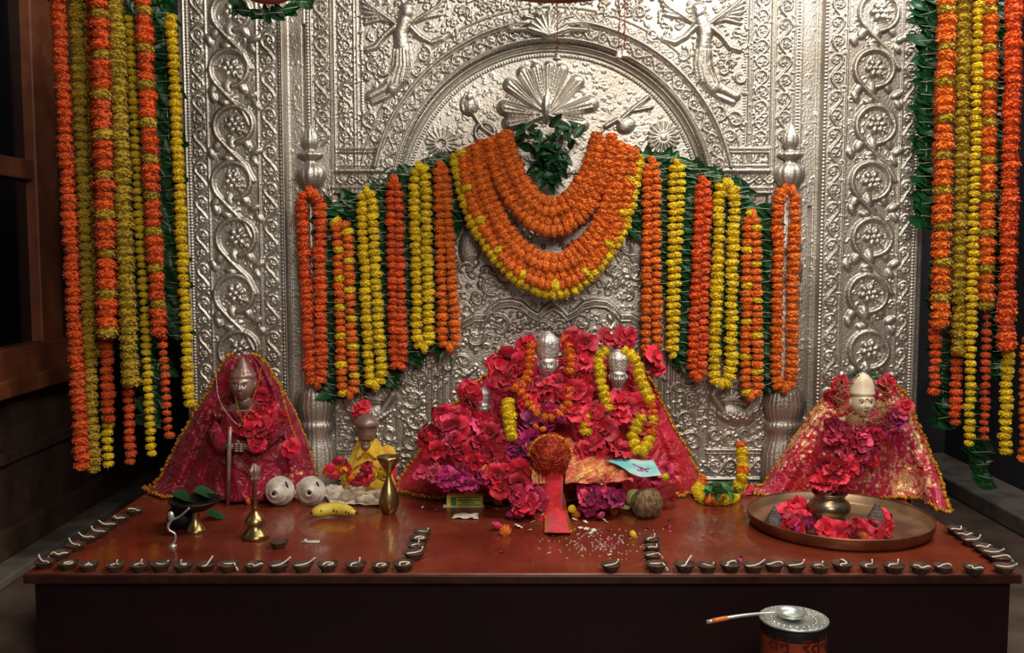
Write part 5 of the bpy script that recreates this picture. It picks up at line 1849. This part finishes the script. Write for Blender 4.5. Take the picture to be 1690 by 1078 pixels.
root_ = ball_thing('round_fruit', 'round pinkish brown fruit at the left foot of the central heap', 'fruit', 857, 848, 15, 14, M['fruit'], 1)
ball_thing('lime', 'pale yellow-green lime touching the left of the coconut', 'fruit', 1046, 838, 15, 16, M['lime'], 2)
ball_thing('round_fruit', 'small brown fruit behind the coconut', 'fruit', 1046, 818, 13, 11, M['husk'], 3)
for i, (x, y, h, c, s, lab) in enumerate((
        (822, 828, .014, 'orange', .015, 'orange marigold on the altar left of the pinkish fruit'), (834, 876, .013, 'orange', .017, 'orange marigold on the altar well in front of the heap, beside a white star flower'),
        (886, 834, .014, 'orange', .015, 'orange marigold touching the left of the red cloth strip'), (950, 846, .014, 'orange', .016, 'orange marigold just right of the red cloth strip'),
        (962, 842, .014, 'orange', .016, 'orange marigold second to the right of the red cloth strip'), (944, 840, .03, 'yellow', .012, 'small yellow marigold on the two right of the red strip'),
        (1045, 882, .009, 'yellow', .012, 'single yellow marigold on the altar in front of the coconut'), (802, 775, 0, 'yellow', .014, 'yellow marigold in the lower left of the heap, beside a pale petal'),
        (1098, 788, 0, 'yellow', .015, 'yellow marigold right of the turquoise packet'), (410, 828, .010, 'orange', .011, 'small orange marigold at the hem of the crimson shawl'),
        (1012, 842, .014, 'orange', .015, 'orange marigold left of the pale leaf chain'), (974, 690, 0, 'orange', .013, 'orange marigold low between the two silver idols'),
        (884, 705, 0, 'orange', .012, 'dull orange marigold above the left of the tinsel bundle'), (896, 708, 0, 'orange', .011, 'dull orange marigold above the middle of the tinsel bundle'))):
    p = T(x, y, TZ + h) if h else hg(x, y)
    tag(inst('marigold_bloom', MAR[c][i % 3], None, p, rq(r), s), lab, 'flower')
for i, (x, y, c, lab) in enumerate(((843, 850, 'magenta', 'dark magenta rose left of the pinkish fruit'), (988, 832, 'magenta', 'large magenta rose left of the pale leaf chain'), (820, 868, 'pink', 'small pink rose beside the foremost orange marigold'),
                                    (992, 852, 'pink', 'pink rose petals ball lying in front of the large magenta rose'), (950, 820, 'crimson', 'crimson rose right above the marigolds beside the red strip'),
                                    (978, 812, 'crimson', 'crimson rose behind the large magenta rose'), (1078, 812, 'crimson', 'crimson rose behind the coconut'))):
    tag(inst('rose_bloom', ROSE[c][i % 2], None, T(x, y, TZ + .014), rq(r, .8), .018), lab, 'flower')
# white star flowers
for i, (x, y, s) in enumerate(((855, 870, .016), (880, 862, .010), (884, 866, .009), (882, 850, .010), (948, 858, .010), (958, 872, .009), (968, 874, .011), (980, 876, .010), (990, 874, .011), (996, 858, .009), (950, 864, .008), (966, 862, .009), (786, 850, .010),
                               (1000, 862, .009), (976, 880, .008))):
    tag(inst('jasmine_flower', TINY['jasmine'], None, T(x, y, TZ + .003), Euler((r.uniform(-.4, .4), r.uniform(-.4, .4), r.uniform(0, 6))).to_quaternion(), s),
        'largest white star-shaped flower beside the foremost orange marigold' if i == 0 else 'small white star flower scattered round the end of the red cloth strip', 'flower', None if i == 0 else 'white star flowers on the altar')
# loose petals and rice
mb = MB()
for _ in range(150):
    x, y = r.gauss(985, 45), r.gauss(903, 8) if r.random() < .6 else r.gauss(885, 10)
    if not (850 < x < 1110 and 868 < y < 932):
        continue
    p = T(x, y, TZ + .0012)
    v = Vector((r.uniform(-1, 1), r.uniform(-1, 1), 0)).normalized() * r.uniform(.002, .004)
    mb.tube([p - v, p, p + v], [.0007, .0012, .0006], 5)
tag(mb.build('scattered_rice', M['white_petal'], None, origin=T(985, 900)), 'grains of rice scattered on the altar in front of the red cloth strip', 'rice', kind='stuff')
for col, pts_, lab in (('pink', [(828, 912), (1003, 888), (1008, 902), (1100, 868), (1172, 880), (1106, 876), (1164, 884), (1010, 876), (868, 868)], 'loose pink petal on the bare altar top'),
                       ('magenta', [(1030, 893), (1024, 897), (1071, 872), (1108, 868), (1248, 900), (1222, 918), (1218, 922), (1102, 858), (1140, 860)], 'loose magenta petal on the bare altar top'),
                       ('white_petal', [(700, 836), (722, 842), (878, 875), (1092, 905), (1010, 915), (816, 840), (500, 818)], 'pale loose petal on the bare altar top')):
    for x, y in pts_:
        tag(inst('loose_petal', r.choice(PETAL[col]), None, T(x, y, TZ + .003), Euler((0, 0, r.uniform(0, 6))).to_quaternion(), .017 * r.uniform(.7, 1.2)), lab, 'petal', lab + 's')
# leaf chain by the coconut and beside the strip
for (pts, lab) in (([(1002, 834), (1020, 836), (1040, 840)], 'pale yellow-green pleated leaf chain left of the coconut'), ([(893, 806), (894, 825), (896, 842), (898, 852)], 'pale yellow-green pleated leaf chain along the left of the red cloth strip')):
    mb = MB()
    P_ = resample(crom([T(x, y, TZ + .012) for x, y in pts], .004), .006)
    for p, t, s in P_:
        sd = t.cross(Vector((0, 0, 1))).normalized() * .012
        mb.tube([p - sd, p + Vector((0, 0, .006)), p + sd], [.002, .004, .002], 5)
    tag(mb.build('leaf_chain', M['lime'], None, origin=T(*pts[0])), lab, 'garland')
# incense box, torn paper
b0, b1 = T(737, 836), T(797, 836)
root = thing('incense_box', 'long yellow and green incense box lying in front of the pink cloth hem', 'box', (b0 + b1) / 2)
MB().box((b0.x, b0.y - .003, TZ), (b1.x, b0.y + .032, TZ + .034)).build('carton', M['box_yellow'], root, smooth=False, bevel=.001)
mb = MB()
w_ = b1.x - b0.x
mb.box((b0.x + w_ * .30, b0.y - .0042, TZ + .004), (b1.x - .010, b0.y - .003, TZ + .007)).box((b0.x + w_ * .30, b0.y - .0042, TZ + .019), (b1.x - .010, b0.y - .003, TZ + .022)).box((b0.x + w_ * .30, b0.y - .0042, TZ + .028), (b1.x - .010, b0.y - .003, TZ + .031))
mb.box((b0.x + w_ * .12, b0.y - .0042, TZ + .002), (b0.x + w_ * .26, b0.y - .003, TZ + .031)).box((b0.x + w_ * .4, b0.y - .0042, TZ + .011), (b0.x + w_ * .8, b0.y - .003, TZ + .0135))
mb.build('printed_bands', M['box_green'], [o for o in COL.objects if o.parent == root][0], smooth=False)
tag(MB().box((b0.x - .01, b0.y - .012, TZ + .0002), (b1.x + .004, b0.y + .02, TZ + .002)).build('paper_strip', M['paper'], None, origin=b0, smooth=False), 'pale paper strip under the incense box', 'paper')
crumple('torn_paper', 'torn white paper scrap on the altar in front of the incense box', 'paper', [T(752, 848, TZ + .003), T(786, 848, TZ + .004), T(790, 857, TZ + .002), T(745, 856, TZ + .002)], M['paper'], 12, .005, 41)
mb = MB().box(tuple(T(497, 897) + Vector((0, 0, .0005))), tuple(T(528, 895) + Vector((0, .006, .004))))
mb.ball(T(504, 893, TZ + .006), (.006, .006, .006), 8, 6)
tag(mb.build('burnt_matchstick', M['paper'], None, origin=T(512, 896)), 'small burnt stick with a pale tip on the altar behind the front lamps', 'stick')

# ------------------------------------------------------------------ clay lamps
bowl = MB().lathe([(.0145, 0), (.0155, .001), (.019, .007), (.0255, .0165), (.0268, .019), (.0250, .0192), (.0205, .012), (.012, .0085), (.0003, .0075)], 26).mesh('bowl', M['clay'])
oil = MB().lathe([(.0215, .0132), (.0003, .0136)], 22).mesh('oil', M['oil'])
WK = []
for s in range(7):
    rr_ = random.Random(s + 70)
    a = rr_.uniform(-.4, .4)
    if s < 4:
        p = [(-.017, .002, .015), (-.006, rr_.uniform(-.01, .01), .0165), (.006, rr_.uniform(-.01, .01), .0165), (.018, 0, .0205), (.030 - .008 * (s % 2), rr_.uniform(-.004, .004), .030 - .012 * (s % 3))]
    elif s < 6:
        p = [(-.014, 0, .0155), (-.004, .008, .017), (.007, .004, .018), (.006, -.006, .022), (.009, -.004, .033)]
    else:
        p = [(-.012, -.004, .0155), (-.004, .010, .0165), (.010, .006, .017), (.012, -.006, .0175), (0, -.012, .0175)]
    WK.append(MB().tube(crom(p, .003), .0021, 6).mesh('wick', M['wick']))
ORD = ['first', 'second', 'third', 'fourth', 'fifth', 'sixth', 'seventh', 'eighth', 'ninth', 'tenth', 'eleventh', 'twelfth', 'thirteenth', 'fourteenth', 'fifteenth', 'sixteenth']
rows_ = [
    ("from the left in the row along the left front edge", [(112, 928), (146, 930), (190, 931), (230, 931), (265, 930), (302, 931), (340, 930), (377, 931), (419, 931), (460, 931), (499, 931), (541, 930), (587, 931), (628, 931), (666, 930)]),
    ("from the front in the line along the left side edge", [(74, 926), (100, 912), (125, 898), (146, 885), (164, 876), (180, 864), (198, 853), (223, 841)]),
    ("from the front in the short column behind the left row's end", [(683, 912), (687, 899), (692, 887), (697, 876)]),
    ("from the left in the row along the right front edge", [(1083, 931), (1130, 931), (1167, 932), (1205, 931), (1243, 932), (1277, 930), (1313, 932), (1353, 933), (1390, 930), (1434, 932), (1475, 933), (1519, 934), (1557, 933), (1607, 935), (1657, 934)]),
    ("from the front in the short column behind the right row's start", [(1077, 914), (1077, 900), (1075, 888)]),
    ("from the front in the line along the right side edge", [(1650, 919), (1636, 910), (1622, 900), (1604, 890), (1591, 880), (1578, 872)]),
    ('', [(1008, 931)]), ('', [(460, 893)])]
r = random.Random(44)
for rn, (desc, pos) in enumerate(rows_):
    for i, (x, y) in enumerate(pos):
        # pos is the rim centre: rim height .018 above the table
        p = T(x, y, TZ + .018)
        p.z = TZ
        if rn == 6:
            lab = 'clay lamp standing alone at the front of the altar between the two rows'
        elif rn == 7:
            lab = 'clay lamp standing alone right beside the brass bell'
        else:
            lab = 'clay lamp, %s %s' % (ORD[i], desc)
        d = thing('clay_lamp', lab, 'oil lamp', p, 'small clay oil lamps on the altar')
        sc_ = 1.0 * r.uniform(.93, 1.07) * (.9 if rn == 4 else 1)
        rot = r.uniform(-.6, .6) + (math.pi if rn == 1 else 0)
        q = Quaternion((0, 0, 1), rot)
        inst('bowl', bowl, d, p, q, sc_)
        inst('oil', oil, d, p, q, sc_)
        if not (rn == 7):
            k_ = WK[r.choice((0, 1, 2, 3))] if rn in (1, 5) else WK[r.randrange(7)]
            inst('wick', k_, d, p, Quaternion((0, 0, 1), rot + r.uniform(-.9, .9) * (0.4 if rn in (1, 5) else 1)), sc_)

# ------------------------------------------------------------------ canister with lid dish and spoon, in front
Yc = 2.06
b = P(1310, 1020, Yc)
ztop = b.z
Rc = S(54, Yc)
root = thing('tin_canister', 'orange-brown round canister with dark red lettering standing on the floor before the altar', 'canister', (b.x, Yc, 0))
MB().lathe([(.0005, .0), (Rc, 0), (Rc, ztop - .020), (Rc * .985, ztop - .016), (Rc * .985, ztop - .010), (.0005, ztop - .009)], 64, (b.x, Yc, 0)).build('canister_body', M['tin'], root)
MB().lathe([(Rc * 1.005, ztop - .030), (Rc * 1.008, ztop - .014), (Rc * .99, ztop - .009)], 64, (b.x, Yc, 0)).build('neck_band', M['black'], root)


def wrap_text(txt, size, ang, zc_, parent):
    cu = bpy.data.curves.new('lettering', 'FONT')
    cu.body = txt
    cu.size = size
    cu.align_x = 'CENTER'
    cu.extrude = .0006
    cu.offset = .0007
    o = bpy.data.objects.new('lettering', cu)
    COL.objects.link(o)
    bpy.context.view_layer.update()
    me = bpy.data.meshes.new_from_object(o.evaluated_get(bpy.context.evaluated_depsgraph_get()))
    bpy.data.objects.remove(o)
    for v in me.vertices:
        a = ang + v.co.x / Rc
        d = Rc + .0008 + v.co.z
        v.co = Vector((b.x + d * math.sin(a), Yc - d * math.cos(a), zc_ + v.co.y)) - parent.location
    me.materials.clear()
    me.materials.append(M['tin_text'])
    q = bpy.data.objects.new('lettering', me)
    COL.objects.link(q)
    q.parent = [o for o in COL.objects if o.parent == parent and o.name.startswith('canister_body')][0]
    return q


zl = P(1310, 1079, Yc - Rc).z
wrap_text('तनू', .044, -.72, zl, root)
wrap_text('रतन', .048, .50, zl - .002, root)
root = thing('metal_dish', 'embossed steel disc lying on top of the canister', 'dish', (b.x, Yc, ztop - .009))
R2 = S(58, Yc)
MB().lathe([(R2 * .8, ztop - .009), (R2 * .98, ztop - .004), (R2, ztop), (R2 * .96, ztop + .001), (R2 * .86, ztop - .003), (R2 * .8, ztop - .001), (R2 * .74, ztop - .003), (.0005, ztop - .003)], 72, (b.x, Yc, 0)).build('disc', M['steel'], root)
mb = MB()
for k in range(22):
    a = 2 * math.pi * k / 22
    mb.ball((b.x + R2 * .64 * math.cos(a), Yc + R2 * .64 * math.sin(a), ztop - .002), (.0045, .0045, .0018), 8, 5, rot=None)
    mb.tube([(b.x + R2 * .86 * math.cos(a), Yc + R2 * .86 * math.sin(a), ztop - .0012), (b.x + R2 * .93 * math.cos(a + .12), Yc + R2 * .93 * math.sin(a + .12), ztop + .0008)], .0013, 5)
mb.build('embossing', M['steel'], root)
bc = P(1306, 1010, Yc - .0)
bc.z = ztop + .001
root = thing('steel_spoon', 'steel ladle spoon with an orange banded handle resting on the disc', 'spoon', bc)
Rb = S(25, Yc)
MB().lathe([(.0005, ztop - .0015), (Rb * .5, ztop - .001), (Rb * .85, ztop + .006), (Rb, ztop + .015), (Rb * .95, ztop + .0155), (Rb * .8, ztop + .007), (Rb * .45, ztop + .001), (.0005, ztop + .0005)], 40, (bc.x, bc.y, 0)).build('bowl', M['steel'], root)
h0 = Vector((bc.x - Rb * .93, bc.y - .004, ztop + .013))
h1 = P(1166, 1027, Yc - .02)
pts = [h0 + (h1 - h0) * (i / 14) + Vector((0, 0, .004 * math.sin(math.pi * i / 14))) for i in range(15)]
MB().tube(pts, [.0034 + .0012 * (i / 14) for i in range(15)], 8).build('handle', M['steel'], root)
MB().tube([p for p in pts[10:14]], .0052, 10).build('orange_band', M['handle_orange'], [o for o in COL.objects if o.parent == root][-1])

# ------------------------------------------------------------------ things hanging at the top
c = P(922, -24, 2.75)
root = thing('hanging_canopy', 'dark metal canopy rim hanging at the top centre of the shrine', 'canopy', (c.x, 2.75, c.z))
Rk = S(120, 2.75)
MB().lathe([(Rk, c.z + .012), (Rk, c.z + .002), (Rk * .96, c.z), (Rk * .9, c.z + .01), (Rk * .8, c.z + .06), (Rk * .4, c.z + .13), (.001, c.z + .16)], 60, (c.x, 2.75, 0)).build('dome', M['bronze'], root)
MB().tube([(c.x, 2.75, c.z + .15), (c.x, 2.75, 3.0)], .004, 8).build('chain', M['bronze'], root)
for (x, y0, y1, lab) in ((919, 3, 94, 'red thread with a small silver bell ball hanging from the canopy centre'), (1021, 3, 92, 'red thread with a tiny bell, the left one of two at the canopy right edge'), (1030, 3, 90, 'red thread with a tiny bell, the right one of two at the canopy right edge')):
    a, e = P(x, y0 - 26, 2.76), P(x, y1, 2.76)
    root = thing('hanging_tassel', lab, 'tassel', a)
    mb = MB().tube([a, (a + e) / 2 + Vector((.002, 0, 0)), e], .0012, 5)
    r = random.Random(int(x))
    for k in range(26):
        t = r.random() ** 1.5
        p = a + (e - a) * t
        v = Vector((r.uniform(-1, 1), r.uniform(-1, 1), -1.2)).normalized() * .012
        mb.tube([p, p + v], .0007, 4)
    mb.build('thread', M['red_thread'], root)
    MB().lathe([(.0005, e.z + .014), (.004, e.z + .012), (.007, e.z + .004), (.011, e.z - .004), (.012, e.z - .008), (.008, e.z - .006), (.0005, e.z)], 20, (e.x, e.y, 0)).build('bell', M['silver_idol'], root)
c = P(443, -14, 2.86)
root = thing('hanging_pompom', 'round red ornament hanging at the top edge above the dark leaf swag', 'ornament', c)
MB().ball(c, (S(42, 2.86), S(30, 2.86), S(19, 2.86)), 30, 16, fn=lambda d: 1 + .03 * math.sin(16 * math.atan2(d.y, d.x))).build('ball', M['crimson'], root)
MB().tube([c + Vector((0, 0, .02)), Vector((c.x, c.y, 3.0))], .002, 5).build('string', M['thread'], root)
